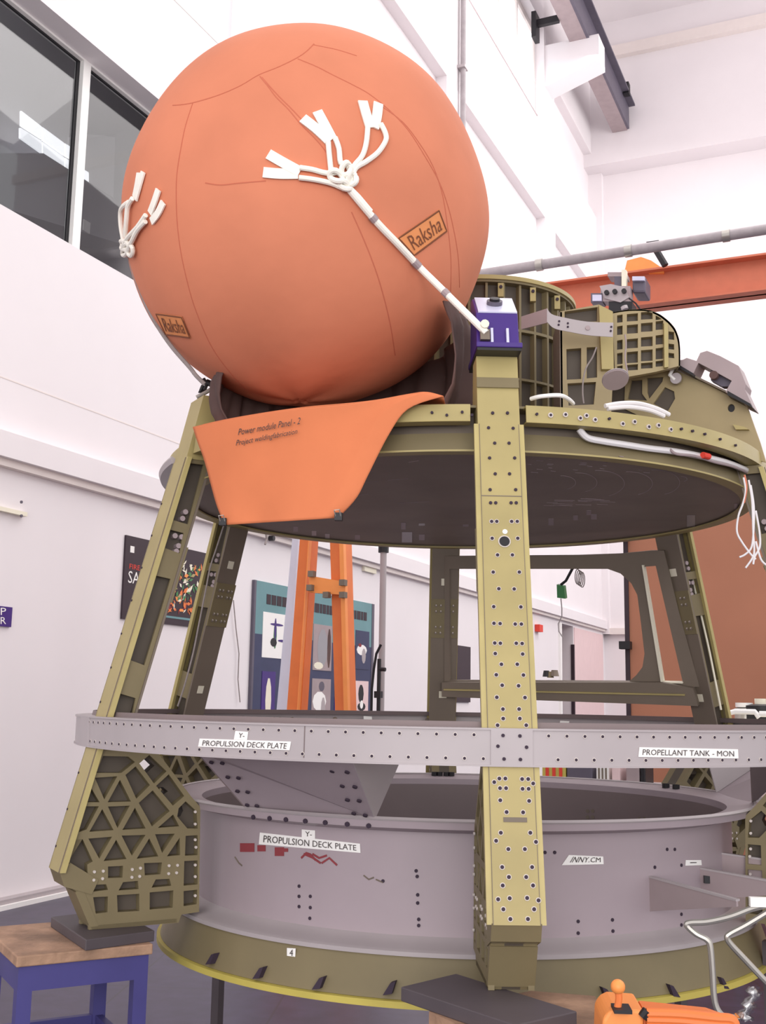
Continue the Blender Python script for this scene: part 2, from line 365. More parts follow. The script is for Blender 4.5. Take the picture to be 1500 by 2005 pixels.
# crane runway girder, its bracket
t = thing('crane_runway_girder', rm(-3.8, 18, 16.2), 'dark grey overhead crane runway girder resting on the white wall corbel', 'girder')
b = MB(); b.rbox(-3.72, -3.66, 6, 22.7, 16.15, 16.75, 'gird'); b.rbox(-3.95, -3.5, 6, 22.7, 16.75, 16.8, 'gird'); b.build('web', t)
b = MB(); b.rbox(-4.1, -3.72, 6, 22.75, 16.15, 16.2, 'mauve'); b.rbox(-4.12, -4.08, 6, 18.3, 16.2, 16.4, 'girdl'); b.build('bottom_flange', t)
b = MB(); b.rbox(-3.64, -3.5, 21.9, 22.1, 16.7, 17.0, 'black'); b.build('end_stop', t)
b = MB(); b.rbox(WU, -4.1, 17.4, 17.5, 16.1, 16.25, 'black'); b.rbox(WU, WU+.1, 17.3, 17.6, 15.8, 16.4, 'black'); b.build('tie_bracket', t)
# long grey pipe across the hall and the orange crane beam
P0 = hitback(985, 530, 11); P1 = hitback(1500, 449, 11)
b = MB(); d = (P1-P0); b.tube([P0-d*((P0.dot(DN)+4.45)/d.dot(DN)), P1+d*.6], .075, 'pipe', 14)
for q in (.15, .5, .86): b.tube([P0+d*q-d.normalized()*.05, P0+d*q+d.normalized()*.05], .09, 'steel', 14)
b.rbox(0, .001, 0, .001, 0, .001, 'pipe') if False else None
tag(b.build('overhead_pipe', smooth=True), 'long grey pipe crossing the hall just above the orange crane beam', 'pipe')
t = thing('bridge_crane_beam', hitback(1300, 560, 12), 'long orange crane beam spanning the hall behind the ribbed structures', 'crane beam')
A_ = hitback(1080, 560, 12); B_ = hitback(1500, 492, 12); zt = (A_.z+B_.z)/2+.02; zb = zt-.56
b = MB(); b.rbox(-4.4, 9, 12.15, 12.2, zb, zt, 'crane'); b.build('web', t)
b = MB(); b.rbox(-4.4, 9, 11.98, 12.37, zt-.03, zt, 'crane'); b.rbox(-4.4, 9, 11.98, 12.37, zb-.0, zb+.03, 'crane'); b.build('flange', t)
h0 = hitback(1235, 522, 12.1); h1 = hitback(1293, 518, 12.1)
b = MB(); b.prism([hitback(x, y, 12.1) for x, y in ((1222, 535), (1228, 510), (1255, 503), (1275, 510), (1300, 527), (1300, 535))], DD*.08, 'orange2'); b.build('lifting_plate', t)
b = MB(); b.tube([hitback(1278, 478, 11.5), hitback(1303, 520, 11.5)], .05, 'black'); b.box(hitback(1279, 478, 11.5), DN*.09, DD*.05, V((0, 0, .03)), 'black'); b.build('hanger', t)
# hoist trolley
t = thing('hoist_trolley', hitback(1215, 600, 11.2), 'metal hoist trolley with motor hanging from the orange crane beam', 'hoist')
def hb(x0, y0, x1, y1, s_, m, dep=.25):
    b_ = MB(); b_.prism([hitback(x0, y0, s_), hitback(x1, y0, s_), hitback(x1, y1, s_), hitback(x0, y1, s_)], DD*dep, m); return b_
hb(1238, 540, 1264, 573, 11.1, 'gird', .4).build('motor', t, bevel=.03)
b = hb(1238, 541, 1262, 549, 11.05, 'lav', .05); b.build('motor_cover', t)
hb(1190, 533, 1226, 541, 11.1, 'mauve').build('top_bracket', t)
b = hb(1203, 541, 1216, 562, 11.1, 'gird'); hb2 = hb(1217, 528, 1226, 566, 11.05, 'cream', .1); b.add(hb2.v, hb2.f, 'cream'); b.build('side_plate', t)
b = hb(1176, 560, 1234, 590, 11.0, 'mauve', .2); b.prism([hitback(x, y, 10.98) for x, y in ((1174, 560), (1196, 556), (1222, 562), (1232, 582), (1215, 592), (1184, 584))], DD*.1, 'ring')
for x, y in ((1188, 573), (1204, 571), (1222, 570)): b.disc(hitback(x, y, 10.95), DD, .035, .04, 'black')
b.build('gearbox', t)
hb(1157, 574, 1180, 592, 11.0, 'gird', .2).build('control_box', t)
b = hb(1160, 577, 1178, 589, 10.97, 'lav', .03); b.build('box_cover', t)
hb(1192, 590, 1238, 612, 11.0, 'black', .3).build('rope_drum', t)
b = MB(); b.tube([hitback(x, y, 11) for x, y in ((1232, 584), (1245, 594), (1254, 606), (1256, 620))], .012, 'black'); b.build('cable', t)
b = MB(); b.tube([hitback(1222, 600, 10.95), hitback(1224, 606, 10.95)], .05, 'ring'); b.build('pulley', t)
# brown partition and the things before it
b = MB(); b.rbox(-.52, 9, 6, 6.12, 0, 3.62, 'part'); b.rbox(-.56, -.52, 5.98, 6.14, 0, 3.65, 'blackp')
for z in (1.0, 2.1, 3.1): b.rbox(-.6, -.5, 5.9, 6.0, z, z+.07, 'black')
tag(b.build('partition_board'), 'tall brown board partition standing behind the structure on the right', 'partition')
# ------------------------------------------------------------------ left wall: poster, board, sign, panel
def wq(x, y, du=.012): return hitwall(x, y, WU+du)
def wallpanel(name, x0, y0, x1, y1, m, parent=None, du=.02):
    s0, z0 = wsz(hitwall(x0, y0)); s1, z1 = wsz(hitwall(x1, y1)); b_ = MB(); b_.rbox(WU+.002, WU+du, s0, s1, z1, z0, m); return b_
t = thing('safety_poster', hitwall(320, 1225), 'black safety poster with colourful plant picture on the left wall', 'poster')
b = MB(); b.rbox(WU+.002, WU+.02, 3.96, 5.4, 2.29, 3.05, 'blackp'); b.build('board', t)
b = MB(); random.seed(3)
for k in range(170):
    s_ = random.uniform(4.62, 5.32); z_ = 2.42+random.random()**1.3*.5
    c_ = random.choice(['green', 'green', 'olive', 'cream', 'orange', 'orange2']) if z_ > 2.55 else random.choice(['orange', 'orange2', 'red', 'cream'])
    a_ = random.uniform(0, pi); L_ = random.uniform(.02, .05); w_ = L_*random.uniform(.25, .6)
    e = [rm(WU+.021+k*.00003, s_+cos(a_)*p-sin(a_)*q, z_+sin(a_)*p+cos(a_)*q) for p, q in ((-L_, 0), (0, -w_), (L_, 0), (0, w_))]
    b.add(e, [(0, 1, 2, 3)], c_)
b.build('plant_picture', t)
b = MB(); text_on(b, 'SAFETY', lambda u, v: rm(WU+.022, 4.02+u*.52, 2.62+v*.11), 'white', (0, 1, 0, 1)); b.rbox(WU+.02, WU+.0215, 4.03, 4.09, 2.90, 2.96, 'white'); b.build('white_lettering', t, label='white lettering')
b = MB(); text_on(b, 'FIRE', lambda u, v: rm(WU+.022, 4.03+u*.16, 2.75+v*.045), 'redb', (0, 1, 0, 1)); b.build('red_lettering', t, label='small red lettering')
b = MB(); b.rbox(WU+.02, WU+.022, 4.6, 5.1, 2.35, 2.37, 'teal'); b.build('caption', t)
t = thing('display_board', hitwall(600, 1385), 'teal and navy display board with pictures behind the orange frame', 'display board')
b = MB(); b.rbox(WU+.002, WU+.03, 6.29, 9.45, 1.1, 2.3, 'navy'); b.rbox(WU+.002, WU+.03, 6.29, 9.45, 2.3, 2.88, 'teal'); b.rbox(WU+.002, WU+.036, 9.4, 9.47, 1.1, 2.88, 'gird'); b.rbox(WU+.002, WU+.036, 6.27, 6.31, 1.1, 2.88, 'gird'); b.build('backing', t)
b = MB(); random.seed(5)
s_ = 6.55
while s_ < 9.2:
    w_ = random.uniform(.05, .12); b.rbox(WU+.03, WU+.034, s_, s_+w_, 2.64, 2.75, 'blackp'); s_ += w_+.02
b.build('title_lettering', t)
def pic(s0, s1, z0, z1, bg, blobs):
    b_ = MB(); b_.rbox(WU+.03, WU+.036, s0, s1, z0, z1, bg)
    for k, (cu, cv, ru, rv, m_) in enumerate(blobs):
        cs = s0+(s1-s0)*cu; cz = z0+(z1-z0)*cv
        b_.add([rm(WU+.037+.0004*k, cs+(s1-s0)*ru*cos(q*pi/5), cz+(z1-z0)*rv*sin(q*pi/5)) for q in range(10)], [tuple(range(10))], m_)
    b_.build('picture', t)
pic(6.48, 7.1, 2.05, 2.55, 'white', [(.45, .5, .06, .3, 'green'), (.4, .35, .12, .1, 'black'), (.5, .75, .25, .03, 'purple'), (.45, .65, .04, .25, 'purple'), (.75, .4, .2, .03, 'purple')])
pic(7.7, 8.2, 1.95, 2.5, 'mauve', [(.5, .5, .28, .42, 'room'), (.85, .5, .1, .45, 'bag'), (.3, .1, .25, .08, 'cream')])
pic(8.3, 8.62, 1.95, 2.5, 'white', [(.6, .5, .2, .3, 'room'), (.4, .1, .3, .1, 'red')])
pic(8.9, 9.32, 2.0, 2.5, 'navy', [(.45, .5, .38, .14, 'white'), (.6, .35, .15, .2, 'ring'), (.3, .62, .12, .05, 'red')])
pic(6.5, 6.8, 1.2, 1.9, 'purple', [(.5, .55, .22, .36, 'cream'), (.5, .15, .15, .14, 'white')])
pic(6.92, 7.15, 1.2, 1.9, 'black', [(.6, .8, .3, .06, 'cream'), (.4, .5, .2, .1, 'orange')])
pic(7.7, 8.2, 1.25, 1.85, 'mauve', [(.4, .55, .36, .2, 'white'), (.6, .4, .12, .24, 'ring'), (.5, .85, .15, .1, 'gird')])
pic(8.32, 8.62, 1.3, 1.85, 'purple', [(.5, .55, .3, .14, 'white'), (.4, .15, .35, .12, 'lav')])
pic(8.9, 9.32, 1.3, 1.85, 'pink', [(.45, .7, .2, .22, 'black'), (.5, .4, .3, .1, 'black'), (.5, .45, .12, .1, 'white')])
t = thing('wall_sign', hitwall(8, 1228), 'small purple sign with white lettering at the left edge', 'sign')
b = wallpanel('s', -60, 1180, 18, 1228, 'purple'); b.build('sign_board', t)
b = MB(); text_on(b, 'DEEP', lambda u, v: wq(-42+54*u, 1204-14*v, .022), 'white', (0, 1, 0, 1)); text_on(b, 'ROAR', lambda u, v: wq(-42+54*u, 1222-14*v, .022), 'white', (0, 1, 0, 1)); b.build('sign_lettering', t)
t = thing('wall_panel_box', hitwall(30, 1012), 'cream rectangular cover plate on the left wall under the ledge', 'cover plate')
b = wallpanel('p', -70, 978, 44, 1012, 'cream', du=.05); b.build('cover', t)
b = MB(); 
for y in (983, 1010): b.disc(wq(42, y, .055), DN, .012, .01, 'gird')
b.build('screw', t)
b = wallpanel('p', 709, 1102, 732, 1124, 'cream', du=.04); tag(b.build('junction_box'), 'small cream junction box on the wall under the ledge right of the orange frame', 'junction box')
t = thing('wall_camera', hitwall(535, 1055), 'small black camera with a wire hanging from the wall ledge', 'camera')
b = MB(); b.disc(wq(532, 1054, .1), DN, .03, .06, 'black'); b.build('camera_body', t)
b = MB(); b.tube([wq(521, 1044, .15), wq(522, 1056, .15), wq(519, 1066, .15)], .012, 'ropeg'); b.build('wire', t)
b = MB(); b.tube([wq(x, y, .03) for x, y in ((457, 1175), (462, 1230), (468, 1280), (466, 1330), (470, 1375))], .006, 'ropeg'); tag(b.build('wall_cable', smooth=True), 'thin grey cable hanging down the white wall left of the display board', 'cable')
# small dark fittings far right on the left wall
b = MB(); b.rbox(WU+.005, WU+.1, 17.3, 17.55, 3.0, 3.14, 'redb'); tag(b.build('alarm_box'), 'small red alarm box high on the far white wall', 'alarm')
for k, (x, y, m_, r_) in enumerate(((1070, 1317, 'black', .07), (1078, 1319, 'olived', .06), (1086, 1316, 'brown', .08))):
    b = MB(); b.tube([hitback(x, y+8, 15), hitback(x, y-4, 15)], [r_, r_*.7], m_, 10)
    tag(b.build('valve', smooth=True), ['dark round valve, leftmost of three by the far wall', 'olive brass valve, middle of three by the far wall', 'tall brown valve, rightmost of three by the far wall'][k], 'valve', 'small valves by the far wall')
# A-frame gantry, pole, post
S_ = 4.2
t = thing('orange_gantry_frame', hitback(630, 1700, S_)*1, 'orange steel A-frame with two channel legs and a cross bar', 'steel frame')
t.location.z = 0
def bar(b_, p, q, w, dep, m): # p,q pixels ends (centre line) ; extends to floor/top by factor
    pass
def legpoly(xb0, xb1, yb, xt0, xt1, yt, m, k0, k1, dep, s_=S_):
    # trapezoid leg extended downwards (k0) and upwards (k1)
    a, b_, c_, d_ = hitback(xb0, yb, s_), hitback(xb1, yb, s_), hitback(xt1, yt, s_), hitback(xt0, yt, s_)
    a2 = a+(a-d_)*k0; b2 = b_+(b_-c_)*k0; d2 = d_+(d_-a)*k1; c2 = c_+(c_-b_)*k1
    mb = MB(); mb.prism([a2, b2, c2, d2], DD*dep, m); return mb
k0 = 1.535/ (hitback(600, 1060, S_).z-hitback(600, 1385, S_).z)*1.0 - .0
b = legpoly(562, 590, 1385, 587, 611, 1058, 'orange', 1.13, .75, .12); b.build('leg', t)
b = legpoly(587, 588.5, 1385, 609, 611, 1058, 'orange2', 1.13, .75, -.05); b.build('leg_flange', t)
b = legpoly(656, 686, 1385, 646, 677, 1058, 'orange', 1.13, .75, .12); b.build('leg', t)
b = legpoly(678, 686, 1385, 669, 677, 1058, 'orange2', 1.13, .75, -.05); b.build('leg_flange', t)
b = MB(); b.prism([hitback(x, y, S_-.06) for x, y in ((605, 1160), (605, 1127), (676, 1139), (676, 1165))], DD*.05, 'orange2'); b.build('cross_bar', t)
b = MB()
for x, y in ((611, 1124), (608, 1151), (672, 1141), (672, 1165), (640, 1165)): b.box(hitback(x, y, S_-.08), DN*.025, DD*.03, V((0, 0, .025)), 'brown')
b.build('bolt', t)
b = legpoly(542, 562, 1385, 572, 584, 1058, 'pole', 1.13, .75, .1, S_+.3); b.v = [v for v in b.v]
tag(b.build('pale_blue_post'), 'pale blue painted leaning post just left of the orange A-frame', 'post')
t = thing('white_pole', hitback(747, 1385, 5.2), 'slim white upright pole with black cap behind the upper disc', 'pole'); t.location.z = 0
pb = hitback(746, 1385, 5.2); pt_ = hitback(749, 1082, 5.2)
b = MB(); b.tube([V((pb.x, pb.y, 0)), V((pb.x, pb.y, pt_.z))], .031, 'ring', 12); b.build('shaft', t, smooth=True)
b = MB(); b.tube([V((pb.x, pb.y, pt_.z)), V((pb.x, pb.y, pt_.z+.09))], .05, 'black', 12); b.build('cap', t)
b = MB(); b.tube([hitback(x, y, 5.1) for x, y in ((746, 1262), (737, 1280), (732, 1310), (728, 1350), (727, 1400))], .012, 'black'); b.build('cable', t)
t = thing('thin_black_stand', hitback(742, 1400, 5.0), 'thin black stand with side arm next to the white pole', 'stand'); t.location.z = 0
q = hitback(741, 1390, 5.0); b = MB(); b.tube([V((q.x, q.y, 0)), V((q.x, q.y, hitback(741, 1290, 5).z))], .018, 'black'); b.build('shaft', t)
b = MB(); b.tube([hitback(741, 1310, 5), hitback(755, 1311, 5)], .018, 'black'); b.build('arm', t)
b = MB(); b.box(hitback(741, 1360, 5), DN*.03, DD*.03, V((0, 0, .03)), 'black'); b.build('clamp', t)
# white wall block hiding behind back-centre post & dark doorway poster
b = MB(); b.rbox(WU+.002, WU+.03, 12.6, 13.4, 1.6, 2.5, 'blackp'); tag(b.build('dark_notice'), 'dark framed notice on the far wall beside the rear centre post', 'notice')
# rack / table with clutter seen through the gaps
t = thing('work_table', rm(1.2, 4.4, 0), 'long work table behind the structure carrying boxes and tools', 'table')
b = MB(); b.rbox(-.9, 4.2, 3.4, 4.4, .98, 1.03, 'ring'); b.build('table_top', t)
for u_, s_ in ((-.85, 3.45), (4.1, 3.45), (-.85, 4.3), (4.1, 4.3)): MB().rbox(u_, u_+.06, s_, s_+.06, 0, .98, 'gird').build('leg', t)
ZT = 1.03
def gapbox(x0, x1, h, m, name, label, cat, s_=3.5, dep=.3, stripes=None):
    a = hitback(x0, 1520, s_).dot(DN); c_ = hitback(x1, 1520, s_).dot(DN)
    b_ = MB(); b_.rbox(a, c_, s_, s_+dep, ZT, ZT+h, m)
    if stripes:
        for q in range(3): w_ = (c_-a)/7; b_.rbox(a+w_*(2*q+1), a+w_*(2*q+2), s_-.004, s_, ZT+.01, ZT+h-.01, stripes)
    return tag(b_.build(name, bevel=.008), label, cat)
gapbox(1062, 1108, .2, 'yel', 'snack_carton', 'yellow and red carton on the table, beside the front post', 'carton', stripes='redb')
gapbox(1110, 1160, .17, 'gird', 'dark_case', 'dark flat case on the table, right of the yellow carton', 'case')
gapbox(1168, 1192, .15, 'white', 'white_box', 'white box with brown rim on the table, right of the dark case', 'box', stripes='brown')
gapbox(1198, 1214, .2, 'pink', 'pink_topped_box', 'narrow pale pink box standing on the table, middle of the row', 'box')
gapbox(1226, 1252, .16, 'mauve', 'grey_tool_case', 'mauve grey tool case on the table, left of the black one', 'tool case')
gapbox(1254, 1264, .18, 'black', 'black_bottle_box', 'narrow black box on the table, right of the mauve case', 'box')
# objects on a shelf top (right of the rear posts)
t = thing('storage_rack', rm(1.6, 3.3, 0), 'white tubular storage rack in front of the brown partition', 'rack')
def hr(x, y): return hitback(x, y, 3.0)
b = MB(); b.tube([hr(1425, 1405), hr(1428, 1396), hr(1440, 1393), hr(1478, 1394), hr(1487, 1405)], .018, 'white', 8); b.tube([hr(1487, 1398), hr(1620, 1400)], .018, 'white', 8); b.build('top_rail', t, smooth=True)
z_ = hr(1460, 1412).z; 
b = MB(); b.rbox(hr(1410, 1412).dot(DN), 3, 2.95, 3.5, z_-.03, z_, 'cream'); b.build('shelf', t)
for u_ in (hr(1412, 1412).dot(DN)+.03, 2.95): MB().rbox(u_-.02, u_+.02, 3.2, 3.24, 0, z_-.03, 'ring').build('upright', t)
def bott(x, y0, y1, r_, m, cap, name, label, cat):
    tt = thing(name, hitback(x, y0, 3.25), label, cat)
    p = hitback(x, y0, 3.25); q = hitback(x, y1, 3.25); p = V((p.x, p.y, z_)); q.x, q.y = p.x, p.y
    b_ = MB(); b_.tube([p, p+(q-p)*.68, p+(q-p)*.75], [r_, r_, r_*.6], m, 14); b_.build('body', tt, smooth=True)
    b_ = MB(); b_.tube([p+(q-p)*.75, q], r_*(.9 if cap == 'white' else .35), cap, 12); b_.build('cap', tt, smooth=True)
bott(1458, 1406, 1376, .06, 'steel', 'white', 'jar', 'clear jar with a white lid on the rack by the partition', 'jar')
bott(1490, 1406, 1368, .1, 'black', 'cream', 'round_flask', 'round black flask with pale tip on the rack at the right edge', 'flask')

# ================================================================== STRUCTURE: skirt, barrel, rings
t = thing('base_skirt_ring', (0, 0, .70), 'wide olive skirt ring at the bottom with a yellow lower edge', 'ring frame')
b = MB(); b.lathe([(1.125, .845), (1.165, .725), (1.155, .725), (1.105, .845)], 'olived'); b.build('skirt', t, smooth=True)
b = MB(); b.lathe([(1.155, .725), (1.178, .722), (1.178, .703), (1.06, .703), (1.06, .712), (1.15, .725)], 'yel'); b.build('bottom_flange', t, smooth=True)
for x, y in ((415, 1878), (508, 1905), (624, 1925), (762, 1935), (1190, 1947), (1318, 1940), (1415, 1925)):
    P = hitc(x, y, 1.165); a = math.atan2(P.x, -P.y); sg = 1 if x < 900 else -1; z = P.z
    b = MB(); b.prism([pol(a-.014*sg, 1.158, z-.018), pol(a+.010*sg, 1.158, z-.012), pol(a+.018*sg, 1.15, z+.022), pol(a+.004*sg, 1.15, z+.016)], pol(a, .022, 0), 'hole'); b.build('cleat', t)
def cyl_label(parent, q, rad, body, name='label_tag', inkm='ink', pad=(.04, .96, .2, .8), far=False, lab=None, m='white'):
    f = bil(q); sg = -1 if far else 1
    b_ = MB(); b_.grid(lambda u, v: hitc(*f(u, v), rad+.002*sg, far), 8, 1, m); tg = b_.build(name, parent, solid=.001, label=lab)
    if body:
        b_ = MB(); text_on(b_, body, lambda u, v: hitc(*f(u, v), rad+.0045*sg, far), inkm, pad); b_.build('lettering', tg)
cyl_label(t, ((562, 1874), (578, 1875), (579, 1857), (562, 1856)), 1.135, '4', pad=(.3, .7, .15, .85))
# barrel
t = thing('barrel_section', (0, 0, .845), 'grey cylindrical propulsion barrel with rolled top flange', 'cylinder')
RB = 1.045
bw = MB(); bw.lathe([(RB, .86), (RB, 1.205), (RB-.015, 1.205), (RB-.015, .86)], 'grey')
b = MB(); b.lathe([(RB-.0155, .88), (RB-.0155, 1.2), (RB-.018, 1.2), (RB-.018, .88)], 'greyd'); b.build('inner_shade_skin', t, smooth=True)  # darker layer inside the barrel, its shade put into the grey
b = MB(); b.lathe([(RB+.02, 1.198), (1.135, 1.215), (1.14, 1.24), (1.132, 1.243), (1.06, 1.232), (1.03, 1.226), (1.03, 1.205), (RB, 1.2)], 'grey'); b.build('top_flange', t, smooth=True)
b = MB(); b.lathe([(1.141, 1.236), (1.145, 1.241), (1.136, 1.248), (1.128, 1.244)], 'ring'); b.build('top_bead', t, smooth=True)
b = MB(); b.lathe([(RB, .885), (1.075, .865), (1.12, .862), (1.135, .855), (1.135, .842), (1.0, .842), (1.0, .86), (RB, .86)], 'ring'); b.build('bottom_flange', t, smooth=True)
b = bw   # bolt holes on the barrel
for x, y in [(586, 1735), (586, 1755), (608, 1755), (586, 1775), (608, 1777), (607, 1798), (815, 1705), (817, 1716), (818, 1752), (818, 1768), (820, 1800), (820, 1812),
             (1132, 1804), (1132, 1827), (1132, 1850), (1199, 1801), (1200, 1823), (1201, 1846), (1067, 1669), (1086, 1669), (1306, 1663), (1321, 1663), (1416, 1683), (1334, 1694), (1282, 1698), (1334, 1790), (1334, 1811), (750, 1725)]:
    P = hitc(x, y, RB); b.disc(P, V((P.x, P.y, 0)), .0055, .005, 'hole', 10)
for x in (496, 528, 560, 598, 637, 680, 722): P = hitc(x, 1600+(x-496)*.075, 1.138); b.disc(P, V((P.x, P.y, 0)), .008, .006, 'hole', 8)
for x, y in ((1151, 1588), (1161, 1588), (1151, 1600), (1161, 1600), (1253, 1603), (1263, 1603)): P = hitc(x, y, RB-.018, True); b.disc(P, V((P.x, P.y, 0)), .009, .006, 'brown', 8)
b.build('barrel_wall', t, smooth=True)
for x, y in ((850, 1511), (876, 1511), (1286, 1539), (1310, 1541)):
    for dx in (-6, 6): P = hitz(x+dx, y, 1.245); k = 1.09/math.hypot(P.x, P.y); b = MB(); b.disc(V((P.x*k, P.y*k, 1.245)), V((0, 0, 1)), .014, .02, 'black', 8); b.build('bolt', t)
cyl_label(t, ((507, 1653), (706, 1670), (705, 1652), (509, 1630)), RB, 'PROPULSION DECK PLATE')
cyl_label(t, ((591, 1640), (617, 1642), (617, 1626), (591, 1624)), RB, 'Y-', pad=(.25, .75, .2, .8))
cyl_label(t, ((1100, 1694), (1182, 1692), (1181, 1677), (1114, 1674)), RB, 'INNY.CM', pad=(.16, .93, .25, .85))
cyl_label(t, ((1342, 1695), (1374, 1694), (1373, 1684), (1343, 1684)), RB, '-', pad=(.3, .7, .45, .6))
cyl_label(t, ((1265, 1850), (1281, 1850), (1281, 1832), (1265, 1832)), RB+.006, '5', pad=(.3, .7, .15, .85))
b = MB()
for (x0, y0, x1, y1) in ((470, 1651, 498, 1668), (504, 1655, 520, 1667), (538, 1659, 556, 1676), (548, 1661, 564, 1668)): b.grid(lambda u, v: hitc(x0+(x1-x0)*u, y1+(y0-y1)*v, RB+.0015), 3, 1, 'red')
for pts in (((590, 1680), (600, 1670), (608, 1673), (618, 1684)), ((612, 1672), (625, 1680), (640, 1675)), ((630, 1690), (645, 1680), (660, 1694)), ((595, 1672), (612, 1679), (628, 1690))): b.strap([hitc(x, y, RB+.001) for x, y in pts], .006, .001, lambda p: V((p.x, p.y, 0)).normalized(), 'red')
b.build('red_marking', t, label='faded red paint markings', solid=.0008)
b = MB()
for pts in (((460, 1678), (468, 1690), (474, 1695)), ((712, 1714), (722, 1722), (732, 1718)), ((736, 1722), (750, 1728))): b.tube([hitc(x, y, RB+.001) for x, y in pts], .0025, 'brown', 6)
b.build('scratch', t)
# tray brackets on the right of the barrel
for k, (xa, ya0, ya1, aa, xt, yt, th) in enumerate(((1272, 1718, 1785, 39, 1476, 1770, .008), (1372, 1712, 1768, 51, 1560, 1748, .008), (1448, 1692, 1740, 62, 1640, 1715, .008))):
    a = R(aa) if k else math.atan2(hitc(xa, 1750, RB).x, -hitc(xa, 1750, RB).y)
    z1 = [1.05, 1.055, 1.085][k]; z0 = [.945, .955, .98][k]
    rt = 1.40; n_ = V((cos(a), sin(a), 0))
    tt = t
    b = MB(); b.prism([pol(a, RB-.005, z0), pol(a, RB-.005, z1), pol(a, rt, 1.03 if k == 0 else z1-.02), pol(a, rt, 1.015 if k == 0 else z1-.035)], n_*th, 'mauve'); 
    b.build('gusset_bracket', t)
    b = MB(); b.hexa([pol(a, RB, z1)-n_*.002, pol(a, RB, z1)+n_*.016, pol(a, rt, (1.03 if k == 0 else z1-.02))+n_*.016, pol(a, rt, (1.03 if k == 0 else z1-.02))-n_*.002]+[p+V((0, 0, .006)) for p in (pol(a, RB, z1)-n_*.002, pol(a, RB, z1)+n_*.016, pol(a, rt, (1.03 if k == 0 else z1-.02))+n_*.016, pol(a, rt, (1.03 if k == 0 else z1-.02))-n_*.002)], 'ring'); b.build('bracket_flange', t)
b = MB()
for x, y in ((1390, 1722), (1461, 1708)): b.box(hitc(x, y, RB+.03), (.02, 0, 0), (0, .01, 0), (0, 0, .012), 'black')
b.build('clip', t)
# deck ring
t = thing('propulsion_deck_ring', (0, 0, 1.428), 'light grey channel ring encircling the posts, with riveted edges and labels', 'ring frame')
RR = 1.515
b = MB(); b.lathe([(RR, 1.43), (RR, 1.528), (RR-.006, 1.528), (RR-.006, 1.43)], 'ring', n=240); bweb = b
b = MB(); b.lathe([(RR+.004, 1.526), (RR+.004, 1.531), (RR-.06, 1.531), (RR-.06, 1.526)], 'ring', n=240); b.build('top_flange', t, smooth=True)
b = MB(); b.lathe([(RR+.004, 1.427), (RR+.004, 1.432), (RR-.06, 1.432), (RR-.06, 1.427)], 'ring', n=240); b.build('bottom_flange', t, smooth=True)
b = MB(); b.lathe([(RR-.055, 1.526), (RR-.06, 1.547), (RR-.068, 1.547), (RR-.062, 1.526)], 'greyd', n=240); b.build('inner_stiffener', t, smooth=True)
b = bweb
for i in range(-33, 34):
    a = R(i*1.95)+R(5.3)
    for z, m_ in ((1.512, 0), (1.448, .5)):
        if abs(i) < 2: continue
        aa = a+R(1.95)*m_; P = pol(aa, RR, z); b.disc(P, P*1-V((0, 0, P.z)), .0062, .0035, 'halo', 10); b.disc(P, V((P.x, P.y, 0)), .0042, .006, 'hole', 8)
for (x, y) in ((985, 1440), (1018, 1441), (975, 1461), (1031, 1463), (987, 1486), (1019, 1487)):
    P = hitc(x, y, RR+.004); b.disc(P, V((P.x, P.y, 0)), .005, .006, 'hole', 8)
b.build('web', t, smooth=True)
b = MB()
for x in (597,): b.strap([hitc(x, 1422, RR), hitc(x-2, 1484, RR)], .003, .001, lambda p: V((p.x, p.y, 0)).normalized(), 'greyd')
b.build('seam', t)
b = MB()
a0 = math.atan2(hitc(961, 1460, RR).x, -hitc(961, 1460, RR).y); a1 = math.atan2(hitc(1043, 1460, RR).x, -hitc(1043, 1460, RR).y)
b.lathe([(RR, 1.432), (RR, 1.526), (RR+.004, 1.526), (RR+.004, 1.432)], 'ring', a0, a1, 6); b.build('cover_plate', t)
b = MB(); b.lathe([(RR, 1.432), (RR, 1.526), (RR+.0035, 1.526), (RR+.0035, 1.432)], 'ring', R(-62), R(-57), 4); b.build('cover_plate', t)
cyl_label(t, ((388, 1462), (567, 1469), (570, 1452), (391, 1446)), RR, 'PROPULSION DECK PLATE', pad=(.04, .96, .15, .8))
cyl_label(t, ((458, 1448), (484, 1449), (486, 1433), (461, 1431)), RR, 'Y-', pad=(.3, .75, .25, .8))
cyl_label(t, ((1250, 1482), (1446, 1485), (1445, 1467), (1252, 1463)), RR, 'PROPELLANT TANK - MON')
for q in (((1094, 1426), (1112, 1427), (1115, 1412), (1097, 1411)), ((712, 1413), (729, 1414), (728, 1403), (712, 1402)), ((412, 1410), (426, 1411), (427, 1404), (413, 1403))):
    cyl_label(t, q, RR-.07, None, far=True)
b = MB()
for x, y in ((536, 1409), (548, 1409), (572, 1409), (656, 1409), (837, 1411), (850, 1411), (864, 1411), (878, 1411), (1344, 1428), (1368, 1428)):
    P = hitc(x, y, RR-.072, True); b = MB(); b.disc(P, V((P.x, P.y, 0)), .014, .008, 'brown', 8); b.build('inner_bolt', t)
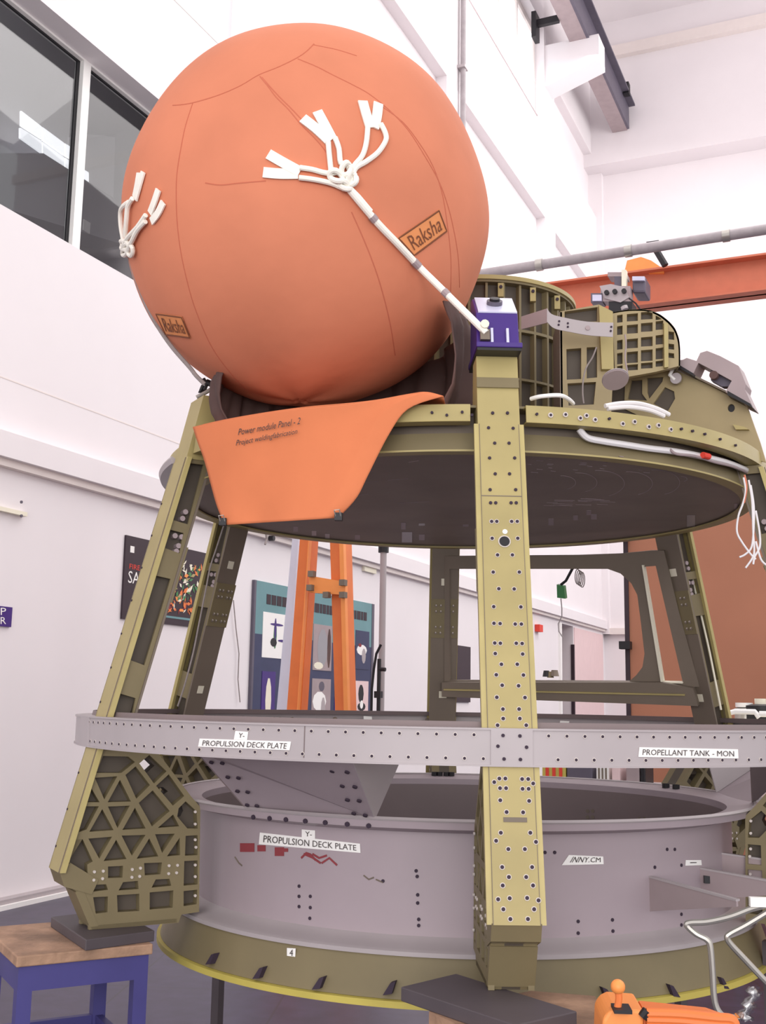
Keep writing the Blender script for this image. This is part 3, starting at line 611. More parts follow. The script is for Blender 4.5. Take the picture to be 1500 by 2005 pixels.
# wedge brackets between deck ring and barrel
def wedge(am, label):
    P = []
    g = lambda da, r, z: pol(am+R(da), r, z)
    BL, BR, TL, TR = g(-13.2, 1.125, 1.238), g(11.8, 1.125, 1.238), g(-5, 1.47, 1.427), g(13.6, 1.475, 1.427)
    TL = g(-2.8, 1.47, 1.427); IL, IR = g(-20, 1.12, 1.42), g(15.8, 1.12, 1.42)
    tt = thing('wedge_bracket', g(0, 1.12, 1.238), label, 'bracket', 'wedge brackets between barrel and deck ring')
    def pl(pts, m, name, th=.008):
        n_ = (pts[1]-pts[0]).cross(pts[2]-pts[0]).normalized(); b_ = MB(); b_.prism(pts, n_*th, m); return b_.build(name, tt)
    TL2 = g(-14, 1.33, 1.427)
    pl([BL, BR, TR, TL2], 'grey', 'front_panel') if False else None
    b_ = MB(); b_.add([BL, BR, TR, TL2, g(-8, 1.40, 1.427)], [(0, 1, 2, 4, 3)], 'grey');     b_ = MB(); b_.add([BR, IR, TR], [(0, 1, 2)], 'ring'); b_.build('side_panel', tt, solid=.008)
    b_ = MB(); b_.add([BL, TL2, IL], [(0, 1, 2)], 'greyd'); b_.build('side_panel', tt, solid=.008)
    b_ = MB(); b_.add([BL, BR, TR, TL2, g(-8, 1.40, 1.427)], [(0, 1, 2, 4, 3)], 'grey')
    for (u, v) in [(.05, .85), (.13, .85), (.08, .6), (.16, .6), (.06, .35), (.14, .35), (.04, .1), (.12, .1), (.86, .85), (.95, .85), (.88, .6), (.96, .6), (.87, .35), (.95, .35), (.87, .1), (.95, .08)]:
        L_ = BL.lerp(TL2, v); Q_ = BR.lerp(TR, v); P_ = L_.lerp(Q_, u); n_ = (BR-BL).cross(TR-BL).normalized()
        n_ = n_ if n_.dot(pol(am, 1, 0)) > 0 else -n_
        b_.disc(P_+n_*.004, n_, .0075, .006, 'hole', 8)
    b_.build('front_panel', tt)
wedge(R(-25.5), 'grey trapezoid wedge bracket under the deck ring, left of the front post')
wedge(R(94), 'grey wedge bracket standing on the barrel rim at the right edge')
wedge(R(214), 'grey wedge bracket on the far rim of the barrel, mostly hidden')

# ================================================================== POSTS
AL = R(-56.15)
zz = lambda L: [haz(80+x/3.75, 1460+y/3.75, AL, .06) for x, y in L]
OUT = zz([(440, 0), (395, 205), (325, 430), (255, 660), (200, 850), (215, 870), (217, 1050), (245, 1020), (250, 1050), (375, 1350), (1010, 1300), (1030, 1240), (1160, 1220), (1170, 450), (1100, 370), (850, 40)])
OUT[4] = (OUT[4][0], OUT[4][1])
PK = [[(455, 75), (640, 80), (690, 120), (590, 200), (408, 200)], [(395, 235), (560, 225), (465, 395)], [(368, 310), (430, 415), (338, 415)], [(580, 250), (660, 410), (490, 415)],
 [(620, 215), (695, 152), (800, 290), (700, 390)], [(722, 130), (795, 68), (922, 188), (830, 278)], [(718, 420), (820, 328), (945, 480), (815, 592)], [(845, 295), (938, 210), (1052, 370), (968, 440)],
 [(858, 603), (970, 505), (1015, 592)], [(330, 445), (425, 445), (335, 615), (278, 635)], [(450, 465), (533, 620), (355, 632)], [(492, 447), (652, 440), (562, 605)], [(690, 455), (768, 608), (598, 618)],
 [(348, 682), (522, 668), (428, 830)], [(552, 690), (628, 832), (460, 847)], [(592, 660), (768, 655), (667, 808)], [(795, 680), (862, 812), (702, 830)], [(838, 650), (982, 646), (890, 788)], [(1018, 675), (1022, 803), (925, 812)],
 [(245, 690), (305, 685), (380, 850), (340, 872), (343, 960), (310, 998), (228, 1008), (222, 880), (212, 850)],
 [(492, 887), (603, 882), (598, 968), (492, 972)], [(757, 862), (888, 857), (878, 943), (762, 952)], [(368, 1022), (478, 1017), (492, 1058), (373, 1073)], [(602, 1002), (712, 992), (717, 1052), (570, 1063)], [(842, 982), (943, 977), (957, 1028), (812, 1042)],
 [(383, 1112), (492, 1107), (488, 1223), (402, 1233)], [(558, 1097), (722, 1087), (722, 1213), (563, 1222)], [(798, 1077), (972, 1062), (967, 1188), (798, 1203)],
 [(1062, 408), (1142, 482), (1150, 608), (1075, 608), (1038, 565), (1000, 520), (1010, 460)], [(1062, 662), (1150, 657), (1150, 803), (1057, 808)], [(1052, 847), (1150, 842), (1150, 1018), (1047, 1028)], [(1047, 1067), (1148, 1057), (1143, 1163), (1047, 1178)]]
PK = [zz(p) for p in PK]
LIGHTN = [zz([(772, 92), (832, 150), (775, 203), (716, 146)]), zz([(990, 450), (1015, 437), (1045, 450), (1055, 480), (1040, 510), (1005, 515), (980, 490)]), zz([(868, 320), (915, 318), (940, 340), (905, 365), (868, 345)])]
LINE = lambda z: 1.60-.257*(z-1.05)
def grow(L, k):
    cx = sum(p[0] for p in L)/len(L); cy = sum(p[1] for p in L)/len(L); return [(cx+(p[0]-cx)*k, cy+(p[1]-cy)*k) for p in L]
LIGHTN = [grow(L, 1.45) for L in LIGHTN]
R0, Z0 = 1.48, .843
FN = lambda r, z, t: V((t, -(r-R0), z-Z0))     # local post frame
ZL = 1.03
def facept(t, z, out=0): return FN(LINE(z)+out, z, t)
A5 = R(5.3)
def face_tz(x, y):
    # pixel -> (t, z) on the outer face plane of the front post
    n = (V((sin(A5), -cos(A5), 0))+V((0, 0, .257))).normalized(); P = hit(x, y, pol(A5, LINE(1.5), 1.5), n)
    return P.dot(V((cos(A5), sin(A5), 0))), P.z
HOL = [(820+x/5, 660+y/5, 0) for x, y in ((720, 750), (865, 750), (680, 895), (920, 900), (740, 1045), (880, 1045), (690, 1190), (935, 1190), (745, 1345), (885, 1345), (695, 1500), (945, 1500), (700, 1628), (750, 1628), (900, 1628), (950, 1628))]
HOL += [(820+x/5, 660+y/5, 1) for x, y in ((710, 1810), (760, 1810), (905, 1810), (960, 1810), (715, 1975), (965, 1975))]
HOL += [(750+x/2, 950+y/2, 1) for x, y in ((447, 275), (505, 275), (430, 342), (532, 342), (452, 407), (512, 408), (432, 477), (538, 478), (433, 542), (457, 543), (516, 545), (540, 545), (436, 619), (458, 620), (520, 620), (543, 621), (438, 660), (545, 662), (462, 702), (524, 702), (442, 743), (548, 744), (465, 784), (529, 786), (444, 831), (554, 832), (468, 877), (531, 877), (469, 914), (534, 914), (447, 940), (559, 940))]
HOL += [(880+x/3.817, 1480+y/3.817, 1) for x, y in ((370, 168), (415, 168), (540, 172), (585, 172), (332, 195), (622, 205), (375, 240), (420, 240), (543, 245), (588, 245), (377, 330), (592, 335), (424, 418), (547, 420), (381, 572), (601, 572), (346, 632), (643, 640), (437, 694), (560, 694), (391, 828), (614, 828), (441, 902), (570, 902), (395, 965), (621, 965), (361, 1068), (447, 1060), (577, 1058), (662, 1076), (400, 1142), (629, 1142), (452, 1215), (583, 1215))]
FN_N = V((0, -1, .257)).normalized()
def rivs(b, sg):
    for (x, y) in ((390, 925), (455, 920), (385, 985), (450, 975), (668, 908), (728, 898), (665, 965), (722, 958), (938, 880), (1000, 877), (935, 938), (993, 932), (1130, 690), (1135, 745), (1130, 875), (1130, 960), (1130, 1100), (1130, 575), (1130, 485)):
        r, z = zz([(x, y)])[0]; b.disc(FN(r, z, sg*.064), (1, 0, 0), .005, .006, 'halo', 8)
def make_post(az, label, detail=2):
    t = thing('support_post', pol(az, R0, Z0), label, 'post', 'six leaning posts of the structure', az)
    W2 = .078
    kw = dict(local=True)
    b = MB()   # outer face plate: main strip plus folded edges
    for x0, x1, o0, o1, m_ in ((-.062, .062, 0, .008, 'olive'), (-W2, -.062, -.012, .005, 'olivey'), (.062, W2, -.012, .005, 'olivey')):
        b.hexa([facept(x0, ZL, o0), facept(x1, ZL, o0), facept(x1, ZL, o1), facept(x0, ZL, o1)]+[facept(x0, 2.46, o0), facept(x1, 2.46, o0), facept(x1, 2.46, o1), facept(x0, 2.46, o1)], m_)
    for x0 in (-.0625, .061): b.hexa([facept(x0, ZL, .004), facept(x0+.0015, ZL, .004), facept(x0+.0015, ZL, .0088), facept(x0, ZL, .0088)]+[facept(x0, 2.46, .004), facept(x0+.0015, 2.46, .004), facept(x0+.0015, 2.46, .0088), facept(x0, 2.46, .0088)], 'brown')
    if detail == 2:
        for x, y, h in HOL:
            tt_, z = face_tz(x, y)
            if h: b.disc(facept(tt_, z, .0085), FN_N, .0074, .002, 'halo', 12)
            b.disc(facept(tt_, z, .009), FN_N, .0052, .004, 'hole', 10)
        tt_, z = face_tz(987, 1061); b.disc(facept(tt_, z, .009), FN_N, .019, .003, 'halo', 20); b.disc(facept(tt_, z, .010), FN_N, .0155, .005, 'black', 20)
        tt_, z = face_tz(988, 1042); b.disc(facept(tt_, z, .009), FN_N, .008, .003, 'white', 8)
        b.build('face_plate', t, **kw)
        b = MB(); ta, za = face_tz(985, 1604); tb, zb = face_tz(1031, 1604); b.hexa([facept(ta, za-.006, .006), facept(tb, za-.006, .006), facept(tb, za-.006, .01), facept(ta, za-.006, .01), facept(ta, za+.006, .006), facept(tb, za+.006, .006), facept(tb, za+.006, .01), facept(ta, za+.006, .01)], 'brown'); b.build('slot', t, **kw)
        b = MB(); _, z = face_tz(985, 973); b.hexa([facept(-.062, z, .0075), facept(.062, z, .0075), facept(.062, z, .009), facept(-.062, z, .009), facept(-.062, z+.003, .0075), facept(.062, z+.003, .0075), facept(.062, z+.003, .009), facept(-.062, z+.003, .009)], 'brown'); b.build('joint_line', t, **kw)
    else:
        for i in range(11): b.disc(facept(-.055, 1.1+i*.12, .0095), FN_N, .004, .003, 'hole', 8)
        b.build('face_plate', t, **kw)
    # fin: pocketed lattice web on both sides with a shared floor
    for sg in (1, -1):
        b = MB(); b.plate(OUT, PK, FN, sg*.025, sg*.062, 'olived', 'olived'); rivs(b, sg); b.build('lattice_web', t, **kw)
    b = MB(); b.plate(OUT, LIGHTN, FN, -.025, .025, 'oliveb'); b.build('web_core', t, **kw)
    b = MB()   # slot at the outer edge, foot block, lower box
    rA, zA = LINE(1.03), 1.03
    b.plate([(LINE(1.06)-.02, 1.06), (LINE(1.03)+.006, 1.032), (1.592, .985), (1.50, .955), (1.48, 1.0)], [], FN, -.066, .066, 'olived'); b.build('heel_block', t, **kw)
    b = MB(); b.plate([(1.53, .975), (1.555, .965), (1.50, .852), (1.47, .852)], [], FN, -.0635, .0635, 'olived')
    for sg in (-1, 1): b.plate([(1.502, .856), (1.502, .843), (1.20, .843), (1.20, .856)], [], FN, sg*.045, sg*.062, 'olived')
    b.build('foot', t, **kw)
    # upper channel: two side webs with pockets
    side = [(LINE(1.43)-.004, 1.43), (LINE(2.47)-.004, 2.47), (LINE(2.47)-.09, 2.47), (LINE(1.43)-.09, 1.43)]
    sl = [[(1.341, 2.023), (1.28, 2.014), (1.36, 1.708), (1.417, 1.726)], [(1.445, 1.611), (1.385, 1.595), (1.40, 1.50), (1.462, 1.50)], [(1.293, 2.19), (1.24, 2.182), (1.252, 2.108), (1.313, 2.124)], [(1.235, 2.44), (1.175, 2.44), (1.225, 2.215), (1.285, 2.226)]]
    for sg in (1, -1):
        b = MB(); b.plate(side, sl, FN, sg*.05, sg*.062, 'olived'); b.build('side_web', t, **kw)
    b = MB(); b.plate([(p[0]-.006 if i < 2 else p[0]+.008, p[1]) for i, p in enumerate(side)], [], FN, -.03, .03, 'oliveb'); b.build('core', t, **kw)
    b = MB(); b.plate([(LINE(1.43)-.094, 1.43), (LINE(1.43)-.086, 1.43), (LINE(2.47)-.086, 2.47), (LINE(2.47)-.094, 2.47)], [], FN, -.07, .07, 'brown'); b.build('inner_face', t, **kw)  # inner side of the olive post, its shade put into the brown
    b = MB()
    z0, z1 = 1.93, 2.13
    b.plate([(LINE(z0)-.1, z0), (LINE(z0)-.094, z0), (LINE(z1)-.094, z1), (LINE(z1)-.1, z1)], [], FN, -.072, .072, 'olived'); NI = V((0, 1, -.257)).normalized()
    for zc in (1.97, 2.08):
        for tx in (-.045, -.02, .02, .045):
            for dz in (-.015, .015): b.disc(FN(LINE(zc+dz)-.102, zc+dz, tx), NI, .007, .006, 'brown', 8); b.disc(FN(LINE(zc+dz)-.103, zc+dz+.004, tx), NI, .0035, .009, 'halo', 6)
    b.build('splice_plate', t, **kw)
    # bolts showing in the third pocket
    for sg in (1, -1):
        for r, z in ((1.27, 2.17), (1.245, 2.168), (1.255, 2.135), (1.262, 2.115), (1.235, 2.26), (1.245, 2.235)): b = MB(); b.disc(FN(r, z, sg*.045), (1, 0, 0), .010, .03, 'mauve', 8); b.build('bolt', t, **kw)
    # top: cap and gusset
    b = MB()
    r2 = LINE(2.46)
    b.plate([(r2+.006, 2.455), (LINE(2.70)+.012, 2.70), (LINE(2.70)-.09, 2.70), (LINE(2.46)-.16, 2.455)], [], FN, -.066, .066, 'olive'); b.build('head_block', t, **kw)
    if detail == 2:
        b = MB(); zz_ = 2.585
        for za in (2.585, 2.66): b.hexa([facept(-.067, za, .012), facept(.067, za, .012), facept(.067, za, .016), facept(-.067, za, .016), facept(-.067, za+.035, .012), facept(.067, za+.035, .012), facept(.067, za+.035, .016), facept(-.067, za+.035, .016)], 'olived') if za < 2.6 else None
        b.build('head_band', t, **kw)
    if detail == 2: b = MB(); b.plate([(1.215, 2.54), (1.15, 2.69), (1.1, 2.69), (.82, 2.58), (.82, 2.54)], [], FN, .05, .062, 'olivem'); b.build('head_gusset', t, **kw)
    b = MB(); b.rr = None
    tt_ = .0
    for zc in (1.62, 2.2):
        b = MB(); b.plate([(LINE(zc)-.0965, zc), (LINE(zc)-.0945, zc), (LINE(zc+.035)-.0945, zc+.035), (LINE(zc+.035)-.0965, zc+.035)], [], FN, -.02, .02, 'cream')
        b.build('paper_tag', t, **kw)
    return t
posts = {}
posts['front'] = make_post(A5, 'olive front post with two columns of drilled holes, facing the viewer', 2)
posts['left'] = make_post(AL, 'olive left post with triangular lattice fin resting on the wooden stool', 1)
def copy_tree(o, parent=None):
    c = o.copy(); COL.objects.link(c)
    if parent is not None: c.parent = parent
    for ch in list(o.children): copy_tree(ch, c)
    return c
for a, lab in ((-116, 'rear left post, brown side facing in, seen under the orange cloth'), (184, 'rear centre post seen left of the front post'), (124.3, 'rear right post beside the brown partition'), (64.5, 'right post cut off by the right edge of the photo')):
    bpy.context.view_layer.update()
    c = copy_tree(posts['left']); c['label'] = lab; c.location = pol(R(a), R0, Z0); c.rotation_euler = (0, 0, R(a)); posts[a] = c
    if a == 64.5:
        for ch in list(c.children):
            if ch.name.startswith('head_block'): bpy.data.objects.remove(ch)
# ================================================================== UPPER RING AND DECK
t = thing('upper_ring', (0, 0, 2.38), 'olive upper channel ring joining the post tops', 'ring frame')
RU_, ZU0, ZU1 = 1.225, 2.475, 2.53
UR = [(1051, 811, 0), (1078, 813, 1), (1107, 812, 1), (1136, 819, 1), (1148, 814, 1), (1165, 822, 1), (1193, 820, 0), (1219, 830, 1), (1242, 826, 1), (1270, 836, 1), (1289, 833, 1), (1313, 841, 1), (1334, 840, 0), (1356, 844, 0), (1380, 850, 0), (1410, 860, 0), (1440, 872, 0), (875, 813, 0), (905, 807, 0), (924, 813, 0), (846, 808, 0), (986, 811, 0)]
for a0, a1 in ((-52.5, 1.2), (9.5, 120), (129, 180), (189, 240), (248, 299)):
    b = MB(); b.lathe([(RU_, ZU0), (RU_-.006, ZU1), (RU_-.05, ZU1), (RU_-.05, ZU1-.006), (RU_-.012, ZU1-.006), (RU_-.006, ZU0+.003), (RU_-.05, ZU0+.003), (RU_-.05, ZU0-.003), (RU_+.004, ZU0-.003)], 'olive', R(a0), R(a1), 60)
    for x, y, h in UR:
        if (x < 950) != (a0 < 0) or a0 > 100 or 940 < x < 1030: continue
        P = hitc(x, y, RU_); n_ = V((P.x, P.y, 0))
        if h: b.disc(P, n_, .0085, .006, 'halo', 12)
        b.disc(P, n_, .0045, .009, 'hole', 10)
    b.build('outer_band', t, smooth=True)
b = MB(); b.lathe([(1.19, ZU1-.004), (1.19, ZU1+.004), (.9, ZU1+.004), (.9, ZU1-.004)], 'olived'); b.build('top_plate', t, smooth=True)
b = MB(); b.lathe([(1.12, 2.44), (1.12, ZU1), (1.11, ZU1), (1.11, 2.44)], 'brown'); b.build('inner_band', t, smooth=True)
t = thing('equipment_deck', (0, 0, 2.385), 'large dark round deck seen from below, with faint swirl lines', 'deck plate')
b = MB(); b.lathe([(1.165, 2.392), (1.15, 2.452), (1.135, 2.452), (1.135, 2.392)], 'olived'); b.lathe([(1.172, 2.388), (1.172, 2.394), (1.12, 2.394), (1.12, 2.388)], 'olive'); b.build('rim', t, smooth=True)
b = MB(); b.lathe([(1.136, 2.40), (1.136, 2.412), (0.001, 2.412), (0.001, 2.40)], 'deckm'); bpl = b
b = MB(); b.lathe([(1.2, 2.452), (1.248, 2.462), (1.255, 2.48), (1.25, 2.49), (1.2, 2.458)], 'ring', R(-100), R(-60), 30); b.lathe([(1.2, 2.42), (1.2, 2.45), (1.15, 2.45), (1.15, 2.42)], 'black', R(-100), R(-60), 30); b.build('edge_lip', t, smooth=True)
random.seed(11)
b = bpl
for cx, cy, rr_, x0, x1 in ((1100, 945, 32, 1, 0), (1130, 945, 46, 1, 0), (1170, 947, 62, 1, 0), (1230, 947, 56, 1, 0), (1280, 945, 60, 1, 0), (1335, 938, 12, 1, 0)):
    pts = [hitz(cx+rr_*.85*cos(q), cy+rr_*.42*sin(q), 2.3995) for q in [R(v) for v in range(-95, 75, 10)]]
    b.tube(pts, .0012, 'mauve', 5)
for k in range(26):
    x = random.uniform(1030, 1260); y = random.uniform(890, 925); L_ = random.uniform(6, 14)
    b.tube([hitz(x, y, 2.3995), hitz(x+L_, y+1, 2.3995)], .0012, 'mauve', 5)
for k in range(20):
    x = random.uniform(1060, 1180); y = random.uniform(975, 990); L_ = random.uniform(15, 40)
    b.tube([hitz(x, y, 2.3995), hitz(x+L_, y+1, 2.3995)], .0011, 'mauve', 5)
for (x, y, L_) in ((735, 893, 30), (690, 925, 40), (700, 970, 22), (715, 945, 25), (800, 905, 20), (760, 940, 40), (780, 985, 60), (640, 985, 50)):
    b.tube([hitz(x, y, 2.3995), hitz(x+L_, y-3, 2.3995)], .0012, 'mauve', 5)
b.build('plate', t)
for x, y, w_, h_ in ((797, 1052, 20, 20), (826, 1052, 11, 11), (790, 1030, 9, 13), (826, 1027, 12, 4), (912, 1029, 11, 4), (1079, 1022, 10, 13), (1353, 1020, 16, 22), (1441, 992, 6, 12), (579, 1036, 9, 10), (615, 1044, 9, 9), (641, 1050, 9, 9), (700, 1052, 10, 9), (1127, 1014, 9, 9), (1153, 1004, 9, 9), (1163, 1012, 11, 10)):
    b = MB(); zl = 2.3985
    b.add([hitz(x-w_/2, y+h_/2, zl), hitz(x+w_/2, y+h_/2, zl), hitz(x+w_/2, y-h_/2, zl), hitz(x-w_/2, y-h_/2, zl)], [(0, 1, 2, 3)], 'mauve' if w_ < 12 and x not in (615, 641) else 'ring'); b.build('paper_tag', t, solid=.001)

# chord window frame between the two rear posts
PA, PB, PC = pol(R(184), LINE(2.1)-.1, 2.1), pol(R(124.3), LINE(2.1)-.1, 2.1), pol(R(184), LINE(1.6)-.1, 1.6)
CN = (PB-PA).cross(PC-PA).normalized(); CN = CN if CN.y > 0 else -CN
def chord(x, y, o=0): return hit(x, y, PA, CN)+CN*o
def cplate(mb, outl, holes, th, m, o=0):
    ex = (PB-PA).normalized(); ey = CN.cross(ex)
    f = lambda x, y: ((chord(x, y)-PA).dot(ex), (chord(x, y)-PA).dot(ey))
    fn = lambda a, b_, c_: PA+ex*a+ey*b_+CN*(c_+o)
    mb.plate([f(*p) for p in outl], [[f(*p) for p in h] for h in holes], fn, 0, th, m); return mb
t = thing('rear_hatch_frame', chord(1080, 1380), 'dark brown frame with round-cornered opening between the rear posts', 'frame')
b = MB(); cplate(b, [(870, 1089), (1130, 1087), (1215, 1084), (1275, 1078), (1300, 1078), (1330, 1200), (1370, 1345), (870, 1336)],
   [[(880, 1114), (1190, 1114), (1215, 1123), (1236, 1142), (1248, 1165), (1255, 1220), (1262, 1280), (1258, 1306), (1246, 1322), (1232, 1334), (880, 1332)], [(1258, 1110), (1284, 1108), (1337, 1336), (1298, 1335)]], .02, 'brown'); b.build('panel', t)
b = MB(); cplate(b, [(870, 1334), (1300, 1334), (1360, 1345), (1370, 1380), (870, 1362)], [], .05, 'brown', -.03); b.build('lower_beam', t)
b = MB(); cplate(b, [(875, 1346), (1345, 1356), (1345, 1359), (875, 1349)], [], .008, 'olive', -.04); b.build('beam_edge', t)
b = MB(); cplate(b, [(1258, 1106), (1262, 1106), (1300, 1334), (1295, 1334)], [], .03, 'cream', -.012); cplate(b, [(1296, 1334), (1338, 1335), (1338, 1337.5), (1296, 1336.5)], [], .03, 'cream', -.012); b.build('edge_strip', t)
t = thing('hanging_connector', chord(1090, 1165), 'green connector on a black lead hanging in the rear opening', 'connector')
b = MB(); b.prism([chord(x, y, .05) for x, y in ((1083, 1147), (1097, 1150), (1100, 1175), (1084, 1173))], CN*.03, 'green'); b.build('plug', t)
b = MB(); b.tube([chord(x, y, .06) for x, y in ((1115, 1112), (1108, 1125), (1100, 1140), (1090, 1148))], .007, 'black'); b.build('lead', t)
b = MB(); b.tube([chord(x, y, .06) for x, y in ((1090, 1175), (1092, 1195), (1092, 1210), (1085, 1225), (1086, 1240), (1094, 1252))], .003, 'ring'); b.build('white_lead', t)
b = MB()
for k in range(4): b.tube([chord(1123+k*3+5*cos(q), 1132+15*sin(q)+k*2, .06) for q in [2*pi*j/14 for j in range(14)]], .0025, 'ropeg', 6, True)
tag(b.build('cable_coil'), 'small coil of thin grey cable hanging beside the green connector', 'cable')

# ================================================================== ON TOP: ball, bag, cloth, ropes
BC = None; BR_ = .668
d = ray(600.5, 436.5); BC = CAM+d*4.318
BC = V((BC.x, BC.y, BC.z))
BS = (0.995, 1.0, 1.02)
t = thing('buoyancy_ball', (BC.x, BC.y, BC.z-BR_), 'huge orange fabric ball tied with white webbing on top of the structure', 'ball')
ph = (random.random()*6, random.random()*6)
def bally(P):
    n = (P-BC).normalized()
    w = 1+.006*sin(5*math.atan2(n.x, n.y)+ph[0])*cos(3*n.z*2)+.004*sin(9*n.z+ph[1])
    return BC+V((n.x*BS[0], n.y*BS[1], n.z*BS[2]))*BR_*w
def onball(x, y, out=0.0):
    P = hits(x, y, BC, BR_*1.002); Q = bally(P); n = (P-BC).normalized(); return Q+n*out
bm = bmesh.new(); bmesh.ops.create_icosphere(bm, subdivisions=6, radius=BR_); vs = [bally(BC+v.co) for v in bm.verts]; fs = [tuple(v.index for v in f.verts) for f in bm.faces]; bm.free()
b = MB(); b.add(vs, fs, 'ball'); o = b.build('envelope', t, smooth=True)
SEAMS = [[(335, 207), (370, 203), (425, 187), (470, 168), (505, 148), (545, 132), (580, 115), (600, 102), (615, 88)],
 [(508, 150), (525, 170), (540, 190), (565, 215), (590, 245), (620, 275), (640, 300), (645, 320)], [(512, 152), (545, 188), (572, 215), (600, 245)],
 [(583, 116), (620, 130), (650, 145), (690, 165), (725, 185), (765, 218), (800, 255), (830, 300), (860, 350), (878, 395), (890, 440), (900, 500), (903, 560)],
 [(750, 210), (790, 240), (822, 280), (850, 325), (868, 375), (878, 430), (885, 500), (884, 570)],
 [(375, 203), (362, 245), (354, 285), (345, 340), (343, 390), (345, 440), (352, 490), (365, 545), (382, 600), (410, 665), (440, 710), (480, 755)],
 [(690, 412), (712, 460), (732, 510), (748, 560), (765, 630), (775, 690)], [(615, 90), (660, 98), (700, 110)], [(520, 352), (470, 356), (430, 360), (400, 356)]]
def smoothline(pts, k=6):
    out = []
    for i in range(len(pts)-1):
        p0 = pts[max(i-1, 0)]; p1 = pts[i]; p2 = pts[i+1]; p3 = pts[min(i+2, len(pts)-1)]
        for j in range(k):
            u = j/k; out.append(tuple(.5*((2*p1[a])+(-p0[a]+p2[a])*u+(2*p0[a]-5*p1[a]+4*p2[a]-p3[a])*u*u+(-p0[a]+3*p1[a]-3*p2[a]+p3[a])*u**3) for a in range(len(p1))))
    out.append(pts[-1]); return out
bn = lambda p: (p-BC).normalized()
for sm in SEAMS:
    b = MB(); b.strap([onball(x, y, -.002) for x, y in smoothline(sm, 4)], .0035, .0028, bn, 'seam'); b.build('seam', t)
for q in (((788, 498), (877, 451), (862, 408), (778, 463)), ((326, 650), (374, 656), (356, 614), (304, 608))):
    if q[0][0] > 500: q = ((811, 499), (878, 451), (862, 408), (779, 463))
    f = bil(q)
    b = MB(); b.grid(lambda u, v: onball(*f(u, v), .003), 8, 6, 'patch'); pa = b.build('name_patch', t, solid=.001)
    b = MB(); ring_ = [(i/10, 0) for i in range(10)]+[(1, i/6) for i in range(6)]+[(1-i/10, 1) for i in range(10)]+[(0, 1-i/6) for i in range(6)]
    b.tube([onball(*f(.02+.96*u, .04+.92*v), .003) for u, v in ring_], .0032, 'patchink', 6, True)
    text_on(b, 'Raksha', lambda u, v: onball(*f(u, v), .0055), 'patchink', (.1, .9, .2, .82), .3); b.build('patch_print', pa)
# webbing and rope at front
t2 = thing('front_webbing_rope', onball(690, 350, .02), 'white knotted webbing on the ball front with a rope to the purple box', 'rope')
zr = lambda L: [(500+x/5.357, 190+y/5.357) for x, y in L]
for L in ([(140, 600), (300, 690), (470, 780)], [(85, 785), (260, 800), (450, 800)], [(500, 240), (640, 350), (780, 480)], [(650, 170), (720, 300), (800, 450)], [(1125, 60), (1160, 200), (1200, 340)], [(1290, 80), (1270, 220), (1240, 340)]):
    b = MB(); b.strap([onball(x, y, .002) for x, y in smoothline(zr(L), 4)], .032, .006, bn, 'rope'); b.build('webbing_tail', t2)
for L in ([(470, 745), (600, 765), (740, 800), (880, 800), (940, 860)], [(460, 845), (620, 865), (800, 905), (930, 960)], [(760, 490), (770, 600), (790, 770), (800, 830)], [(830, 450), (870, 560), (890, 700), (960, 730), (990, 800)], [(1165, 350), (1150, 500), (1110, 630), (1020, 740), (990, 850)], [(1300, 310), (1345, 400), (1350, 480), (1270, 600), (1150, 690), (1040, 760), (1000, 900)]):
    b = MB(); b.tube([onball(x, y, .012) for x, y in smoothline(zr(L), 4)], .0085, 'rope', 8); b.build('cord', t2, smooth=True)
b = MB()
for cx, cy, rx, ry_, an in ((840, 840, 75, 45, .5), (940, 770, 45, 60, .2), (1000, 860, 40, 60, -.2), (930, 930, 60, 30, .6)):
    b.tube([onball(500+(cx+rx*cos(q)*cos(an)-ry_*sin(q)*sin(an))/5.357, 190+(cy+rx*cos(q)*sin(an)+ry_*sin(q)*cos(an))/5.357, .022+.006*sin(2*q)) for q in [2*pi*j/16 for j in range(16)]], .009, 'rope', 8, True)
b.build('knot', t2, smooth=True)
PXB = pol(R(3.0), 1.245, 2.77)   # anchor on the purple box
LUG = hit(952, 652, pol(A5, 1.235, 2.78), V((sin(A5), -cos(A5), 0)))
mid = [onball(684, 372, .016), onball(712, 404, .014), onball(742, 438, .014), onball(775, 472, .014), onball(815, 516, .018)]
end = mid[-1]; rp = mid+[end.lerp(LUG, k) for k in (.25, .5, .75, 1)]
for i, k in enumerate((.25, .5, .75)): 
    P = rp[5+i]; n = bn(P); dist = (P-BC).length
    if dist < BR_+.02: rp[5+i] = BC+n*(BR_+.02)
b = MB(); b.tube([V(p) for p in smoothline([tuple(p) for p in rp], 4)], .0115, 'rope', 10); b.build('main_rope', t2, smooth=True)
b = MB(); b.tube([onball(673, 358, .016), onball(700, 384, .016), onball(725, 412, .014)], .009, 'rope', 8); b.build('cord', t2, smooth=True)
b = MB(); 
for k in (6, 15, 22): 
    sp = smoothline([tuple(p) for p in rp], 4); P = V(sp[k]); Q = V(sp[k+1]); b.tube([P, Q], .0135, 'mauve', 10)
b.build('whipping', t2, smooth=True)
